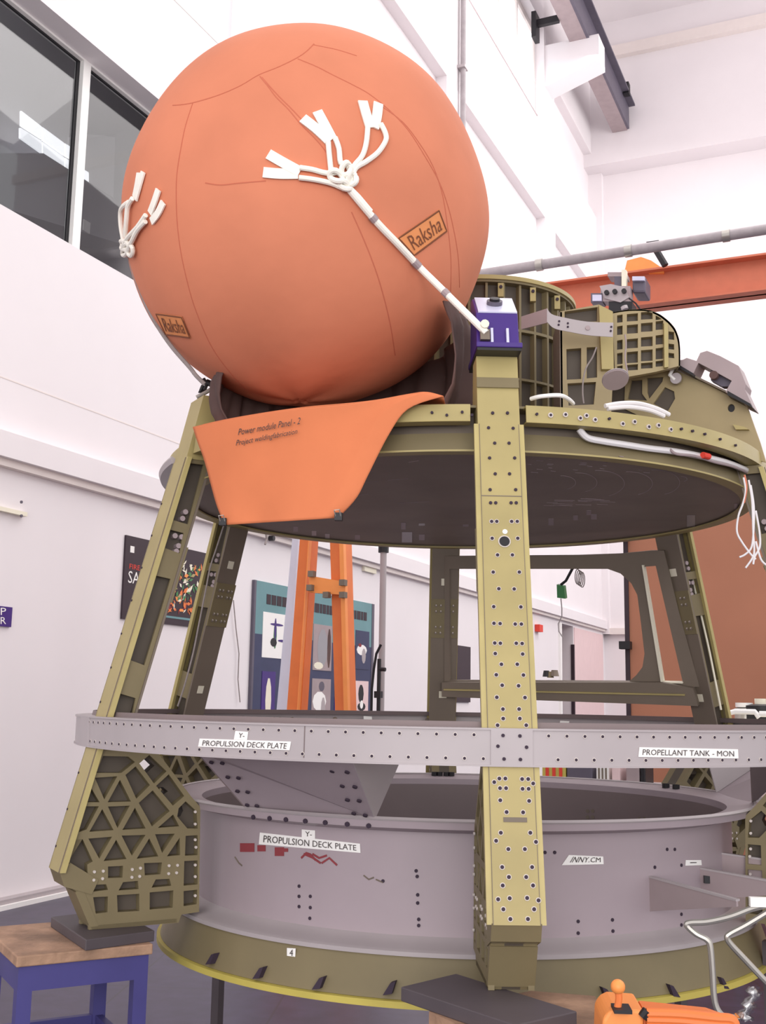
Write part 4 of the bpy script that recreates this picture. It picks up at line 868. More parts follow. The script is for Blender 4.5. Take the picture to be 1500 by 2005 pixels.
# left webbing
zl_ = lambda L: [(220+x/5.01, 320+y/5.01) for x, y in L]
t3 = thing('left_webbing_rope', onball(262, 480, .02), 'white knotted webbing at the left side of the ball', 'rope')
for L in ([(325, 90), (280, 240), (245, 350)], [(285, 100), (262, 220), (235, 330)], [(462, 255), (420, 370), (375, 480)], [(505, 375), (450, 480), (385, 560)]):
    b = MB(); b.strap([onball(x, y, .004) for x, y in smoothline(zl_(L), 4)], .026, .006, bn, 'rope'); b.build('webbing_tail', t3)
pl_ = BC-FW*0
def ob2(x, y):
    d_ = ray(x, y); o_ = CAM-BC; q = o_.dot(d_)
    return onball(x, y, .014) if q*q-o_.dot(o_)+(BR_*1.004)**2 > 0 else lp(x, y)
def lp(x, y, out=.03):   # tangent plane beside the ball's left limb
    return hit(x, y, BC-FW*.12, FW)
for L, out in (([(350, 500), (270, 610), (170, 720), (130, 800)], 1), ([(345, 560), (270, 640), (215, 740), (160, 850)], 1), ([(235, 345), (190, 420), (170, 540), (150, 700)], 0), ([(200, 380), (125, 450), (115, 600), (135, 760)], 0)):
    b = MB(); b.tube([ob2(x, y) for x, y in smoothline(zl_(L), 4)], .0085, 'rope', 8); b.build('cord', t3, smooth=True)
b = MB()
for cx, cy, rx, ry_, an in ((140, 790, 50, 40, .5), (150, 830, 25, 60, .3), (195, 840, 22, 50, 0)):
    b.tube([ob2(220+(cx+rx*cos(q)*cos(an)-ry_*sin(q)*sin(an))/5.01, 320+(cy+rx*cos(q)*sin(an)+ry_*sin(q)*cos(an))/5.01) for q in [2*pi*j/14 for j in range(14)]], .008, 'rope', 8, True)
b.build('knot', t3, smooth=True)
b = MB(); pts = zl_([(165, 880), (200, 1000), (235, 1120), (300, 1290), (370, 1450), (480, 1640), (600, 1810), (770, 2005)])+[(385, 735), (402, 752)]
b.tube([hit(x-1.5, y, BC-FW*.16, FW) for x, y in smoothline(pts, 4)], .0075, 'ropeg', 8); b.build('tie_rope', t3, smooth=True, label='grey rope following the ball edge down to the post')
t4 = thing('rope_shackle', hit(404, 765, pol(AL, 1.16, 2.72), V((0, 1, 0))), 'dark shackle and hook tying the rope to the left post top', 'shackle')
sk = lambda x, y: hit(x, y, pol(AL, 1.17, 2.72), V((0, 1, 0)))
b = MB(); b.tube([sk(x, y) for x, y in ((398, 742), (405, 752), (400, 764), (392, 768), (398, 755))], .008, 'black', 8); b.tube([sk(x, y) for x, y in ((404, 748), (420, 754), (430, 760), (415, 768))], .012, 'black', 8); b.build('shackle_body', t4, smooth=True)
b = MB(); b.tube([sk(x, y) for x, y in ((412, 763), (400, 770), (385, 778))], .008, 'steel', 8); b.build('hook', t4, smooth=True)
# dark cover bag under the ball
def bagfn(u, v):
    a = R(62)+R(236)*u
    right = max(0, cos(a-R(80))); rr_ = .31+.30*right**.7
    zt2 = 2.75+.19*right; prof = [(2.54, .88), (2.54+(zt2-2.54)*.25, .97), (2.54+(zt2-2.54)*.5, 1.0), (2.54+(zt2-2.54)*.8, 1.0), (zt2, .96)]
    i = min(int(v*4), 3); k = v*4-i; z = prof[i][0]+(prof[i+1][0]-prof[i][0])*k; f_ = prof[i][1]+(prof[i+1][1]-prof[i][1])*k
    rr_ = rr_*f_*(1+.045*sin(a*13)*(1-v*.5)+.02*sin(a*29+v*5))
    dz = z-BC.z; rb = math.sqrt(max(BR_**2-dz*dz, 0)) if abs(dz) < BR_ else 0
    rr_ = max(rr_, rb+.015) if right > .3 else rr_
    return V((BC.x+rr_*sin(a), BC.y-rr_*cos(a), z))
b = MB(); b.grid(bagfn, 120, 16, 'bag'); tag(b.build('ball_cover_bag', smooth=True, solid=.006), 'dark brown folded cover bag cradling the ball from behind', 'bag')
# orange cloth
LL = [(378, 836), (388, 868), (400, 900), (415, 955), (425, 990), (440, 1028)]
RL = [(868, 776), (800, 800), (762, 850), (722, 928), (698, 975), (662, 1014)]
TOPC = [(378, 836), (440, 822), (520, 808), (600, 797), (680, 790), (740, 783), (800, 772), (835, 768), (868, 776)]
def interp(L, u):
    k = u*(len(L)-1); i = min(int(k), len(L)-2); f_ = k-i; return (L[i][0]+(L[i+1][0]-L[i][0])*f_, L[i][1]+(L[i+1][1]-L[i][1])*f_)
LLs, RLs, TCs = smoothline(LL, 5), smoothline(RL, 5), smoothline(TOPC, 5)
def clothpx(u, v):
    l, r_ = interp(LLs, v), interp(RLs, v); x = l[0]+(r_[0]-l[0])*u; y = l[1]+(r_[1]-l[1])*u
    tx, ty = interp(TCs, u); bx = l[0]*0; e = (1-v)**2
    yb = LL[0][1]+(RL[0][1]-LL[0][1])*u; xb = LL[0][0]+(RL[0][0]-LL[0][0])*u
    return x+(tx-xb)*e, y+(ty-yb)*e
def clothfn(u, v):
    x, y = clothpx(u, v); return hitc(x, y, 1.268+.008*sin(u*7+v*2)+.006*sin(u*15)*(v)-.02*max(0, u-.85)*5)
t = thing('orange_cloth', clothfn(.5, 1), 'orange fabric sheet with handwriting hanging under the ball over the ring', 'cloth')
b = MB(); b.grid(clothfn, 60, 24, 'cloth'); b.build('sheet', t, smooth=True, solid=.003)
def flap(u, v):
    x, y = clothpx(.05+.95*u, 0); P = hitc(x, y, 1.268+.008*sin(7*u)-.02*max(0, u-.85)*5); rr_ = math.hypot(P.x, P.y); k = 1-(.24*v)
    zt_ = P.z+.012*sin(v*pi)-.0*v; zt_ = P.z*(1-v)+max(2.545, P.z-.02)*v if v else P.z
    return V((P.x*k, P.y*k, zt_))
b = MB(); b.grid(flap, 40, 5, 'cloth'); b.build('fold', t, smooth=True, solid=.003)
for body, q in (('Power module Panel - 2', ((466, 852), (589, 830), (588, 817), (465, 840))), ('Project weldingfabrication', ((462, 876), (583, 852), (582, 839), (461, 862)))):
    f = bil(q); b = MB(); text_on(b, body, lambda u, v: hitc(*f(u, v), 1.282), 'ink', (0, 1, 0, 1), .4); b.build('handwriting', t)
for x, y in ((437, 1022), (663, 1012)):
    tt = thing('binder_clip', hitc(x, y, 1.28), ('black binder clip on the bottom left corner of the orange cloth' if x < 500 else 'black binder clip on the bottom right corner of the orange cloth'), 'clip', 'binder clips on the cloth')
    P = hitc(x, y, 1.285); b = MB(); b.box(P, (.012, 0, 0), (0, .012, 0), (0, 0, .012), 'black'); b.build('clip_body', tt)
    b = MB(); b.tube([P+V((-.008, -.01, 0)), P+V((-.012, -.02, .018)), P+V((.004, -.02, .02)), P+V((.008, -.01, 0))], .002, 'steel', 6); b.build('wire_handle', tt)
# ------------------------------------------------------------------ purple box on the front post
t = thing('purple_bracket_box', pol(A5, 1.14, 2.70), 'purple metal bracket box with pale sloped top on the front post', 'bracket')
fnp = lambda r, z, tt_: pol(A5, r, z)+V((cos(A5), sin(A5), 0))*tt_
b = MB(); b.plate([(1.225, 2.725), (1.19, 2.842), (1.06, 2.935), (1.02, 2.935), (1.02, 2.725)], [], fnp, -.068, .068, 'purple'); b.build('body', t, bevel=.004)
b = MB(); b.plate([(1.192, 2.846), (1.19, 2.842), (1.062, 2.934), (1.066, 2.939)], [], fnp, -.06, .066, 'lav'); b.build('sloped_top', t)
b = MB(); b.disc(fnp(1.128, 2.895, 0), (pol(A5, .58, 0)+V((0, 0, .81))), .026, .022, 'gird', 16); b.disc(fnp(1.135, 2.905, 0), (pol(A5, .58, 0)+V((0, 0, .81))), .017, .014, 'black', 16); b.build('knob', t)
b = MB(); b.plate([(1.262, 2.705), (1.262, 2.722), (1.0, 2.722), (1.0, 2.705)], [], fnp, -.073, .073, 'purple'); b.build('base_plate', t, bevel=.003)
b = MB(); b.plate([(1.257, 2.696), (1.257, 2.705), (1.0, 2.705), (1.0, 2.696)], [], fnp, -.07, .07, 'black'); b.build('gasket', t)
for tx in (-.02, .03): b = MB(); b.plate([(1.24, 2.722), (1.225, 2.78), (1.205, 2.78), (1.215, 2.722)], [], fnp, tx-.004, tx+.004, 'lav'); b.build('rib', t)
b = MB(); b.plate([(1.245, 2.735), (1.235, 2.772), (1.22, 2.772), (1.225, 2.735)], [], fnp, -.058, -.028, 'brown'); b.disc(fnp(1.235, 2.785, -.045), pol(A5, 1, 0), .014, .03, 'cream', 10); b.build('anchor_lug', t)
# ------------------------------------------------------------------ central tunnel with ribs
RT = .42; TC = (.07, .25)
def tp(a, r, z): return pol(a, r, z)+V((TC[0], TC[1], 0))
t = thing('ribbed_tunnel', (.07, .25, 2.54), 'olive cylindrical tunnel with ribbed pockets, partly behind the ball', 'cylinder')
b = MB(); b.lathe([(RT-.03, 2.54), (RT-.03, 3.345), (RT-.036, 3.345), (RT-.036, 2.54)], 'oliveb', n=96, c=TC); b.build('skin', t, smooth=True)
b = MB()
for z, h_, o_ in ((2.54, .02, 0), (2.70, .010, 0), (2.92, .010, 0), (3.13, .012, 0), (3.335, .016, .012)): b.lathe([(RT+o_, z), (RT+o_, z+h_), (RT-.03, z+h_), (RT-.03, z)], 'olived', n=96, c=TC)
for i in range(36):
    a = R(i*10+4); 
    b.hexa([tp(a-.012, RT-.03, 2.54), tp(a+.012, RT-.03, 2.54), tp(a+.012, RT, 2.54), tp(a-.012, RT, 2.54), tp(a-.012, RT-.03, 3.345), tp(a+.012, RT-.03, 3.345), tp(a+.012, RT, 3.345), tp(a-.012, RT, 3.345)], 'olived')
b.build('rib', t)
b = MB(); b.lathe([(RT+.02, 3.345), (RT+.02, 3.363), (RT-.06, 3.363), (RT-.06, 3.345)], 'olive', n=96, c=TC); b.build('top_rim', t, smooth=True)
for a in (12, 32, 52): b = MB(); P = tp(R(a), RT+.005, 3.3); b.box(P, (.012, 0, 0), (0, .01, 0), (0, 0, .03), 'olive'); b.disc(P+V((0, -.012, .012)), (0, 1, 0), .007, .01, 'hole', 8); b.build('lug', t)
# ------------------------------------------------------------------ pocketed box and grid panel on the deck
Y1 = -.52
def q3(x, y): return (850+x/2.308, 480+y/2.308)
def yplate(mb, outl, holes, Y, th, m, ms=None):
    f = lambda p: (hity(p[0], p[1], Y).x, hity(p[0], p[1], Y).z)
    mb.plate([f(p) for p in outl], [[f(p) for p in h] for h in holes], lambda a, b_, c_: V((a, Y+c_, b_)), 0, th, m, ms); return mb
t = thing('pocketed_box_panel', hity(1150, 790, Y1), 'olive box panel with rectangular pockets behind the upper ring', 'panel')
Q = lambda L: [q3(*p) for p in L]
b = MB(); yplate(b, Q([(570, 300), (745, 268), (805, 300), (810, 560), (800, 775), (575, 770)]), [Q([(590, 300), (738, 280), (738, 345), (590, 350)]), Q([(598, 470), (665, 465), (665, 605), (600, 608)]), Q([(690, 462), (737, 460), (737, 598), (690, 602)]), Q([(603, 625), (732, 618), (722, 720), (608, 725)])], Y1, .03, 'olivem'); b.build('frame', t)
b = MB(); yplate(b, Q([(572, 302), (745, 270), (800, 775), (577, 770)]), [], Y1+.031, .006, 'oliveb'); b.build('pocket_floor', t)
b = MB(); yplate(b, Q([(745, 268), (808, 300), (812, 560), (758, 560)]), [], Y1-.03, .03, 'olive'); b.build('corner_strip', t, label='bright olive vertical strip')
b = MB(); xa = hity(*q3(572, 302), Y1); b.hexa([V((xa.x-.005, Y1, 2.54)), V((xa.x+.005, Y1, 2.54)), V((xa.x+.005, Y1+.3, 2.54)), V((xa.x-.005, Y1+.3, 2.54)), V((xa.x-.005, Y1, xa.z)), V((xa.x+.005, Y1, xa.z)), V((xa.x+.005, Y1+.3, xa.z)), V((xa.x-.005, Y1+.3, xa.z))], 'brown'); b.build('side_plate', t)
Y2 = -.50
t = thing('grid_panel', hity(1270, 722, Y2), 'olive panel with rounded shoulder and a grid of small pockets', 'panel')
Z2 = lambda L: [(1140+x/4.167, 560+y/4.167) for x, y in L]
rows = [(235, 300), (325, 400), (440, 520), (545, 640), (650, 700)]
hol = []
for (ya, yb_) in rows:
    for (xa_, xb_) in ((285, 330), (365, 455), (480, 575), (600, 662)):
        sh = -(xa_-285)*.13
        y0_, y1_ = ya+sh, yb_+sh
        if xa_ == 600 and ya == 235: hol.append(Z2([(600, 240), (632, 256), (650, 272), (600, 278)])); continue
        hol.append(Z2([(xa_, y0_+5), (xb_, y0_-3), (xb_, y1_-5), (xa_, y1_)]))
for (ya, yb_) in ((370, 440), (470, 520), (545, 590)): hol.append(Z2([(705, ya), (750, ya+5), (752, yb_), (705, yb_-5)]))
b = MB(); yplate(b, Z2([(245, 215), (360, 195), (480, 190), (560, 200), (640, 235), (710, 290), (760, 350), (790, 430), (800, 520), (800, 650), (600, 700), (270, 760)]), hol, Y2, .03, 'olivem'); b.build('frame', t)
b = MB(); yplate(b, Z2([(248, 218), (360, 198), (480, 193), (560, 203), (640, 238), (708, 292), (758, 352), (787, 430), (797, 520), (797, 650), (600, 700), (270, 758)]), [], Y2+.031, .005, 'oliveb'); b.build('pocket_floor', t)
b = MB(); yplate(b, Z2([(668, 300), (700, 300), (705, 660), (672, 665)]), [], Y2-.02, .02, 'olive'); b.build('stiffener', t)
arc = [(560, 200), (640, 235), (710, 290), (760, 350), (790, 430), (800, 520), (800, 650)]
b = MB(); pts = [hity(*Z2([p])[0], Y2) for p in smoothline([(245, 215), (360, 195), (480, 190)]+arc, 3)]
for i in range(len(pts)-1): p, q_ = pts[i], pts[i+1]; b.hexa([p, p+V((0, .25, 0)), q_+V((0, .25, 0)), q_]+[v+V((-.006, 0, -.006)) for v in (p, p+V((0, .25, 0)), q_+V((0, .25, 0)), q_)], 'olived')
b.build('edge_flange', t)
# ------------------------------------------------------------------ gusset plate of the right post with instrument on it
AC = R(64.5)
def haz3(x, y, off=0): r, z = haz(x, y, AC); return pol(AC, r, z)+V((cos(AC), sin(AC), 0))*off
def aplate(mb, outl, holes, th, m):
    mb.plate([haz(x, y, AC) for x, y in outl], [[haz(x, y, AC) for x, y in h] for h in holes], lambda r, z, tt_: pol(AC, r, z)+V((cos(AC), sin(AC), 0))*tt_, 0, th, m); return mb
t = thing('slanted_gusset_plate', pol(AC, .95, 2.54), 'large olive gusset plate sloping down to the right with triangular cut-outs', 'plate')
b = MB(); aplate(b, [(1225, 731), (1318, 722), (1388, 754), (1462, 792), (1489, 868), (1500, 905), (1420, 885), (1330, 852), (1222, 800)],
  [Z2([(400, 770), (490, 765), (490, 880), (530, 935), (370, 925)]), Z2([(530, 750), (662, 742), (655, 780), (548, 920), (532, 870)]), Z2([(675, 825), (750, 860), (758, 920), (700, 1020), (580, 960)]),
   [(1432+7*cos(q), 799+8*sin(q)) for q in [2*pi*j/14 for j in range(14)]]], .012, 'olivem'); b.build('plate', t)
b = MB(); aplate(b, [(1140, 735), (1228, 735), (1318, 726), (1340, 760), (1335, 858), (1225, 822), (1120, 815)], [], .004, 'oliveb'); 
for i in range(len(b.v)): b.v[i] = b.v[i]+V((cos(AC), sin(AC), 0))*.014
b.build('backing', t)
b = MB(); b.disc(haz3(1432, 799, .012), V((cos(AC), sin(AC), 0)), .03, .004, 'black', 16); b.build('dark_hole_disc', t)  # black disc added behind the hole so it reads dark
b = MB(); b.hexa([haz3(1318, 720, -.03), haz3(1462, 790, -.03), haz3(1462, 790, .04), haz3(1318, 720, .04)]+[p+V((0, 0, .008)) for p in (haz3(1318, 720, -.03), haz3(1462, 790, -.03), haz3(1462, 790, .04), haz3(1318, 720, .04))], 'brown'); b.build('top_flange', t)
b = MB(); b.tube([haz3(x, y, -.03) for x, y in ((1322, 726), (1316, 738), (1326, 748))], .008, 'white', 8); b.disc(haz3(1328, 745, -.03), V((cos(AC), sin(AC), 0)), .022, .01, 'ring', 14); b.build('lanyard', t)
b = MB(); b.hexa([haz3(1443, 843, -.02), haz3(1468, 843, -.02), haz3(1468, 843, .0), haz3(1443, 843, .0), haz3(1437, 833, -.02), haz3(1460, 838, -.02), haz3(1460, 838, 0), haz3(1437, 833, 0)], 'olive'); b.build('tab', t)
t = thing('mauve_instrument_bracket', haz3(1400, 760), 'mauve grey cast bracket with a notch on the sloping gusset plate', 'bracket')
b = MB(); MBm = Z2([(755, 640), (850, 630), (880, 615), (960, 640), (990, 575), (1045, 558), (1150, 600), (1300, 680), (1320, 730), (1360, 830), (1350, 870), (1420, 1020), (1350, 990), (1215, 905), (1195, 890), (1245, 800), (1100, 720), (975, 655), (935, 740), (850, 700)])
b.plate([haz(x, y, AC) for x, y in MBm], [], lambda r, z, tt_: pol(AC, r, z)+V((cos(AC), sin(AC), 0))*tt_, -.05, .05, 'mauve'); b.build('casting', t)
b = MB(); b.prism([haz3(*p, -.02) for p in Z2([(1060, 700), (1150, 735), (1245, 790), (1220, 830), (1180, 830), (1150, 830), (1060, 780)])], V((cos(AC), sin(AC), 0))*.04, 'gird'); b.build('sensor_block', t)
b = MB(); b.prism([haz3(*p, -.06) for p in Z2([(765, 640), (940, 745), (935, 765), (760, 665)])], V((cos(AC), sin(AC), 0))*.1, 'black'); b.build('foot_pad', t)
b = MB(); b.prism([haz3(*p, -.06) for p in Z2([(1215, 885), (1400, 990), (1420, 1025), (1215, 920)])], V((cos(AC), sin(AC), 0))*.1, 'black'); b.build('foot_pad', t)
b = MB(); b.disc(haz3(*Z2([(1105, 760)])[0], -.055), V((cos(AC), sin(AC), 0)), .016, .02, 'bag', 16); b.build('lens', t)
# folded sheet strip
t = thing('folded_metal_strip', hity(1072, 640, -.7), 'light grey folded sheet metal strip in front of the ribbed parts', 'strip')
sA = [hity(x, y, -.66) for x, y in ((1021, 618), (1072, 604), (1072, 648), (1021, 655))]
b = MB(); b.add([hity(1021, 620, -.62), hity(1072, 604, -.7), hity(1072, 632, -.7), hity(1021, 645, -.62)], [(0, 1, 2, 3)], 'mauve'); b.build('left_leaf', t, solid=.003)
b = MB()
top_ = smoothline([(1071, 603), (1080, 615), (1105, 622), (1150, 630), (1201, 632)], 4); bot_ = smoothline([(1071, 630), (1085, 643), (1115, 650), (1155, 657), (1200, 660)], 4)
nn = len(top_); b.add([hity(*p, -.7) for p in top_]+[hity(*p, -.7) for p in bot_], [(i, i+1, nn+i+1, nn+i) for i in range(nn-1)], 'ring'); b.build('right_leaf', t, solid=.003)
b = MB()
for x, y in ((1095, 629), (1094, 636), (1112, 633), (1112, 640), (1197, 640), (1196, 648)): b.disc(hity(x, y, -.703), (0, 1, 0), .004, .004, 'hole', 8)
b.disc(hity(1151, 642, -.703), (0, 1, 0), .009, .004, 'mauve', 12); b.build('hole', t)
# silver disc
b = MB(); P = hity(1205, 744, -.78); b.disc(P, V((.1, -.55, -.84)), .046, .006, 'mauve', 28); b.disc(P+V((0, 0, .004)), V((.1, -.55, -.84)), .048, .003, 'ring', 28)
tag(b.build('round_cover_disc'), 'small round silver cover disc on the pocketed frame', 'disc')
# cables on the deck
def cable(name, pts, r_, m, label, fn, group=None, k=5):
    b_ = MB(); b_.tube([V(p) for p in smoothline([tuple(fn(*p)) for p in pts], k)], r_, m, 8)
    return tag(b_.build(name, smooth=True), label, 'cable', group)
hy = lambda x, y: hity(x, y, -1.08)
b = MB(); b.tube([V(p) for p in smoothline([tuple(hitz(x, y+6, 2.56)) for x, y in ((1040, 775), (1060, 770), (1095, 768), (1112, 775), (1122, 784))], 5)], .007, 'white', 8)
tag(b.build('cable_bundle', smooth=True), 'white cable bundle lying on the deck just right of the front post', 'cable')
for k, (pts, lab) in enumerate((([(1185, 795), (1215, 790), (1250, 790), (1285, 800), (1310, 812)], 'white cable loop resting on the upper ring, upper one'), ([(1190, 800), (1230, 797), (1270, 803), (1300, 815)], 'white cable loop resting on the upper ring, lower one'))):
    cable('white_cable', pts, .008, 'wire', lab, lambda x, y: hitc(x, y, 1.16), 'cables on the upper ring')
cable('harness_cable', [(1134, 840), (1150, 857), (1180, 864), (1225, 871), (1270, 878), (1320, 884), (1370, 893), (1420, 905), (1460, 920), (1500, 938), (1560, 965)], .011, 'wire', 'thick white harness cable running along the gap under the upper ring', lambda x, y: hitc(x, y, 1.18))
b = MB(); b.tube([V(p) for p in smoothline([tuple(hitc(x, y, 1.19)) for x, y in ((1312, 880), (1325, 889), (1360, 893), (1400, 905), (1440, 915), (1480, 935), (1520, 960))], 4)], .005, 'mauve', 8); tag(b.build('harness_cable', smooth=True), 'thin mauve cable under the thick white harness cable', 'cable')
b = MB(); b.tube([hitc(1376, 891, 1.20), hitc(1388, 894, 1.20)], .011, 'redb', 10); tag(b.build('red_tape_band', smooth=True), 'red tape band around the white harness cable', 'tape')
cable('thin_wire', [(1168, 680), (1160, 700), (1148, 720), (1142, 745), (1141, 770), (1143, 790)], .003, 'ropeg', 'thin grey wire dangling over the pocketed box panel', lambda x, y: hity(x, y, -.6))
cable('pink_wire', [(1224, 655), (1226, 675), (1224, 700), (1228, 725), (1229, 737)], .003, 'mauve', 'thin pink wire dangling in front of the grid panel', lambda x, y: hity(x, y, -.6))
for k, (pts, m_) in enumerate((([(1456, 935), (1460, 960), (1455, 985), (1446, 1010), (1443, 1040), (1452, 1060), (1470, 1085), (1480, 1095)], 'wire'), ([(1466, 940), (1472, 975), (1474, 1010), (1475, 1045), (1477, 1080), (1472, 1095), (1460, 1112)], 'wire'), ([(1470, 950), (1476, 990), (1476, 1030), (1472, 1070), (1460, 1085), (1448, 1091)], 'wire'), ([(1480, 1000), (1487, 1040), (1488, 1070), (1478, 1090), (1475, 1105)], 'wire'), ([(1458, 930), (1462, 955), (1457, 985)], 'crane'), ([(1480, 1060), (1490, 1095), (1503, 1108)], 'wire'))):
    cable('dangling_wire', pts, .0035, m_, ['long white wire curving left, leftmost of the dangling bunch', 'long white wire hanging straight to a frayed tip at right', 'white wire ending in a left-pointing tip at right', 'short white wire, rightmost loop of the dangling bunch', 'short orange wire at the top of the dangling bunch', 'white wire end leaving the photo at the right'][k], lambda x, y: hitc(x, y, 1.2) if False else hity(x, y, -.75), 'wires dangling under the right of the deck')
# white wire along posts
cable('post_wire', [(438, 1030), (425, 1070), (412, 1110), (404, 1150), (396, 1190), (388, 1230), (378, 1280), (362, 1340), (348, 1383)], .004, 'ropeg', 'grey lavender wire running down the rear left post', lambda x, y: hit(x, y, pol(R(-116), 1.36, 1.8)+V((0, -.12, 0)), V((0, 1, 0))))
cable('post_wire', [(1338, 1050), (1346, 1080), (1352, 1110), (1360, 1150), (1372, 1200), (1388, 1270), (1400, 1330), (1412, 1390)], .005, 'cream', 'white wire running down the outside of the rear right post', lambda x, y: hit(x, y, pol(R(124.3), 1.36, 1.8)+V((0, -.05, 0)), V((0, 1, 0))))

# ================================================================== FOREGROUND SUPPORTS
# left stool
t = thing('wooden_top_stool', hitz(160, 1870, .79)*1, 'blue steel stool with a worn wooden top under the left post', 'stool'); t.location.z = 0
c0, c1, c2 = hitz(33, 1873, .808), hitz(300, 1848, .808), hitz(-35, 1822, .808)
ex = (c1-c0).normalized(); ey = (c2-c0); ey = (ey-ex*ey.dot(ex)).normalized(); Lx = (c1-c0).length; Ly = .50
def sp(a, b_, z): return V((c0.x, c0.y, 0))+V((ex.x, ex.y, 0))*a+V((ey.x, ey.y, 0))*b_+V((0, 0, z))
def sbox(mb, a0, a1, b0, b1, z0, z1, m): mb.hexa([sp(a0, b0, z0), sp(a1, b0, z0), sp(a1, b1, z0), sp(a0, b1, z0), sp(a0, b0, z1), sp(a1, b0, z1), sp(a1, b1, z1), sp(a0, b1, z1)], m); return mb
sbox(MB(), 0, Lx, 0, Ly, .775, .808, 'wood').build('seat_board', t, bevel=.004)
b = MB(); sbox(b, .01, Lx-.01, .01, .04, .70, .775, 'blue'); sbox(b, .01, Lx-.01, Ly-.04, Ly-.01, .70, .775, 'blue'); sbox(b, .01, .04, .04, Ly-.04, .70, .775, 'blue'); sbox(b, Lx-.04, Lx-.01, .04, Ly-.04, .70, .775, 'blue'); b.build('apron', t)
for a_ in (.01, Lx-.055):
    for q_ in (.01, Ly-.055): sbox(MB(), a_, a_+.045, q_, q_+.045, 0, .70, 'blue').build('leg', t)
b = MB(); sbox(b, .03, Lx-.03, Ly-.045, Ly-.02, .44, .49, 'blue'); sbox(b, .02, .045, .05, Ly-.05, .44, .49, 'blue'); sbox(b, Lx-.045, Lx-.02, .05, Ly-.05, .44, .49, 'blue'); b.build('stretcher', t)
b = MB(); p0, p1, p2 = hitz(168, 1840, .842), hitz(303, 1822, .842), hitz(100, 1795, .842); p3 = p1+(p2-p0)
b.hexa([V((p.x, p.y, .808)) for p in (p0, p1, p3, p2)]+[V((p.x, p.y, .842)) for p in (p0, p1, p3, p2)], 'slab')
tag(b.build('support_slab', bevel=.003), 'dark grey slab on the wooden stool under the left post', 'slab', 'dark support slabs')
# front slab and stool
b = MB(); p0, p1, p3, p2 = hitz(785, 1932, .842), hitz(1010, 2007, .842), hitz(1130, 1980, .842), hitz(893, 1906, .842)
b.hexa([V((p.x, p.y, .805)) for p in (p0, p1, p3, p2)]+[V((p.x, p.y, .842)) for p in (p0, p1, p3, p2)], 'slab')
tag(b.build('support_slab', bevel=.003), 'dark grey slab under the front post foot', 'slab', 'dark support slabs')
t = thing('low_wooden_stool', (.15, -1.6, 0), 'wooden topped stool under the front dark slab', 'stool')
b = MB(); w = [hitz(840, 1980, .805), hitz(1010, 2060, .805), hitz(1200, 2010, .805), hitz(1165, 1950, .805), hitz(1040, 1940, .805)]
b.prism([V((p.x, p.y, .765)) for p in w], (0, 0, .04), 'wood'); b.build('seat_board', t)
for (x, y) in ((0, -1.68), (.3, -1.72), (.34, -1.5), (.05, -1.5)): MB().box((x, y, .38), (.022, 0, 0), (0, .022, 0), (0, 0, .385), 'blue').build('leg', t)
# supports for the other posts (mostly hidden)
for a, lab in ((-116, 'dark trestle under the rear left post'), (184, 'dark trestle under the rear centre post'), (124.3, 'dark trestle under the rear right post'), (64.5, 'dark trestle under the right post')):
    a_ = R(a); P = pol(a_, 1.36, 0); n1 = V((sin(a_), -cos(a_), 0))*.16; n2 = V((cos(a_), sin(a_), 0))*.10
    tt = thing('support_trestle', P, lab, 'trestle', 'trestles under the other posts')
    MB().box(P+V((0, 0, .8225)), n1, n2, (0, 0, .0205), 'slab').build('top_slab', tt)
    MB().box(P-n1*1.1+V((0, 0, .4)), n1*.12, n2*.2, (0, 0, .402), 'slab').build('leg', tt)
# bent steel tubes at right
g_ = 'bent steel tubes by the barrel'
hyy = lambda Y: (lambda x, y: hity(x, y, Y))
cable('bent_steel_tube', [(1500, 1772), (1470, 1780), (1430, 1795), (1385, 1805), (1352, 1807), (1345, 1812), (1362, 1828), (1384, 1840), (1391, 1855), (1395, 1900), (1398, 1950), (1404, 1975), (1418, 1990), (1440, 1992), (1452, 1990)], .0085, 'steel', 'bent steel tube reaching down to the orange tool, left of two', hyy(-1.45), g_)
o = cable('bent_steel_tube', [(1530, 1770), (1500, 1788), (1460, 1812), (1430, 1828), (1424, 1836), (1432, 1850), (1460, 1880), (1500, 1922), (1530, 1950)], .0085, 'steel', 'bent steel tube slanting off the right edge, right of two', hyy(-1.42), g_)
b = MB(); P = hity(1490, 1766, -1.45); b.box(P, (.03, 0, 0), (0, .01, 0), (0, 0, .012), 'white'); tag(b.build('white_end_cap'), 'white end cap at the tip of the tray bracket', 'cap')
b = MB(); b.tube([hity(1440, 1991, -1.45), hity(1456, 1988, -1.45)], .009, 'orange2', 8); tag(b.build('orange_tube_end', smooth=True), 'orange tip on the lower end of the bent steel tube', 'tube end')
b = MB(); 
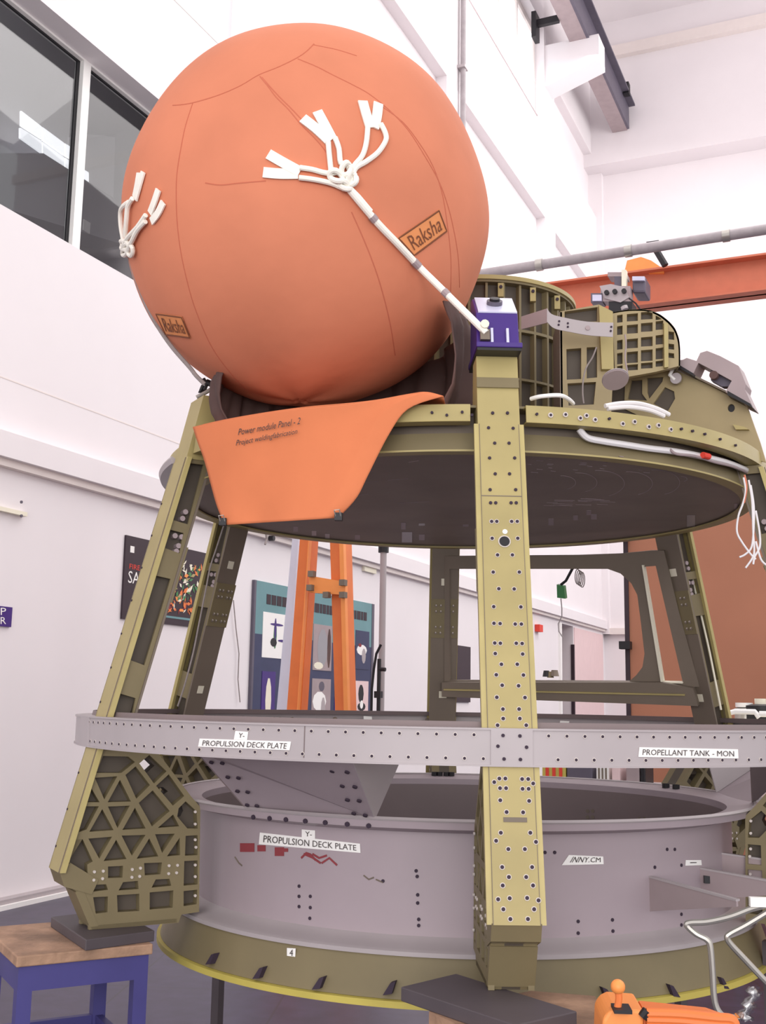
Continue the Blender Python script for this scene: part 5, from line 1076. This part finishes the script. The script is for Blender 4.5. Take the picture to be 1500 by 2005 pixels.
def bagp(u, v):
    w = 11+5*sin(v*17+u*9)+3*sin(v*31); x = 1460+w*cos(2*pi*u)+14*v-4*sin(v*6); y = 1998-64*v+3*sin(u*19); P = hity(x, y, -1.5+.03*sin(2*pi*u)); return P
b.grid(bagp, 22, 26, 'wrap'); tag(b.build('plastic_wrap', smooth=True), 'crumpled clear plastic wrap around the tube end at bottom right', 'plastic wrap')
# orange tool at bottom right
YT = -1.95
t = thing('orange_hand_machine', hity(1290, 2040, YT), 'bright orange machine with a ball-topped lever at the bottom right', 'machine')
h = lambda x, y: hity(x, y, YT)
b = MB(); b.prism([h(x, y) for x, y in ((1178, 2060), (1180, 1998), (1190, 1982), (1205, 1975), (1262, 1979), (1258, 2060))], (0, .16, 0), 'orange2'); b.build('housing', t, bevel=.008)
for k, (y0_, y1_) in enumerate(((1981, 1995), (1993, 2007), (2005, 2022))):
    b = MB(); b.tube([V(p) for p in smoothline([tuple(h(x, y)) for x, y in ((1266, y0_+3), (1330, y0_+5), (1400, y1_-2), (1432, y1_+1), (1440, y1_+14))], 4)], .0115, 'orange', 10); b.build('ribbed_grip', t, smooth=True)
b = MB(); b.prism([h(x, y) for x, y in ((1262, 2040), (1262, 1996), (1264, 1982), (1400, 1996), (1434, 2008), (1440, 2040))], (0, .09, 0), 'orange'); 
for i in range(len(b.v)): b.v[i] = b.v[i]+V((0, .012, 0))
b.build('grip_core', t)
b = MB(); b.tube([h(1268, 1979), h(1258, 1992)], .012, 'black', 8); b.build('collar', t)
b = MB(); b.tube([h(1209, 1976), h(1212, 1955), h(1211, 1940)], .0085, 'orange', 10); b.build('lever', t, smooth=True)
bm = bmesh.new(); bmesh.ops.create_icosphere(bm, subdivisions=3, radius=.0165); b = MB(); K = h(1210, 1932); b.add([K+v.co*1 for v in bm.verts], [tuple(v.index for v in f.verts) for f in bm.faces], 'orange2'); bm.free(); b.build('ball_knob', t, smooth=True)
b = MB(); b.box(h(1217, 1975), (.02, 0, 0), (0, .03, 0), (0, 0, .004), 'black'); b.build('lever_slot', t)
b = MB(); b.box(h(1300, 2040)+V((0, .09, -.3)), (.12, 0, 0), (0, .07, 0), (0, 0, .3), 'gird'); b.build('body_stand', t)
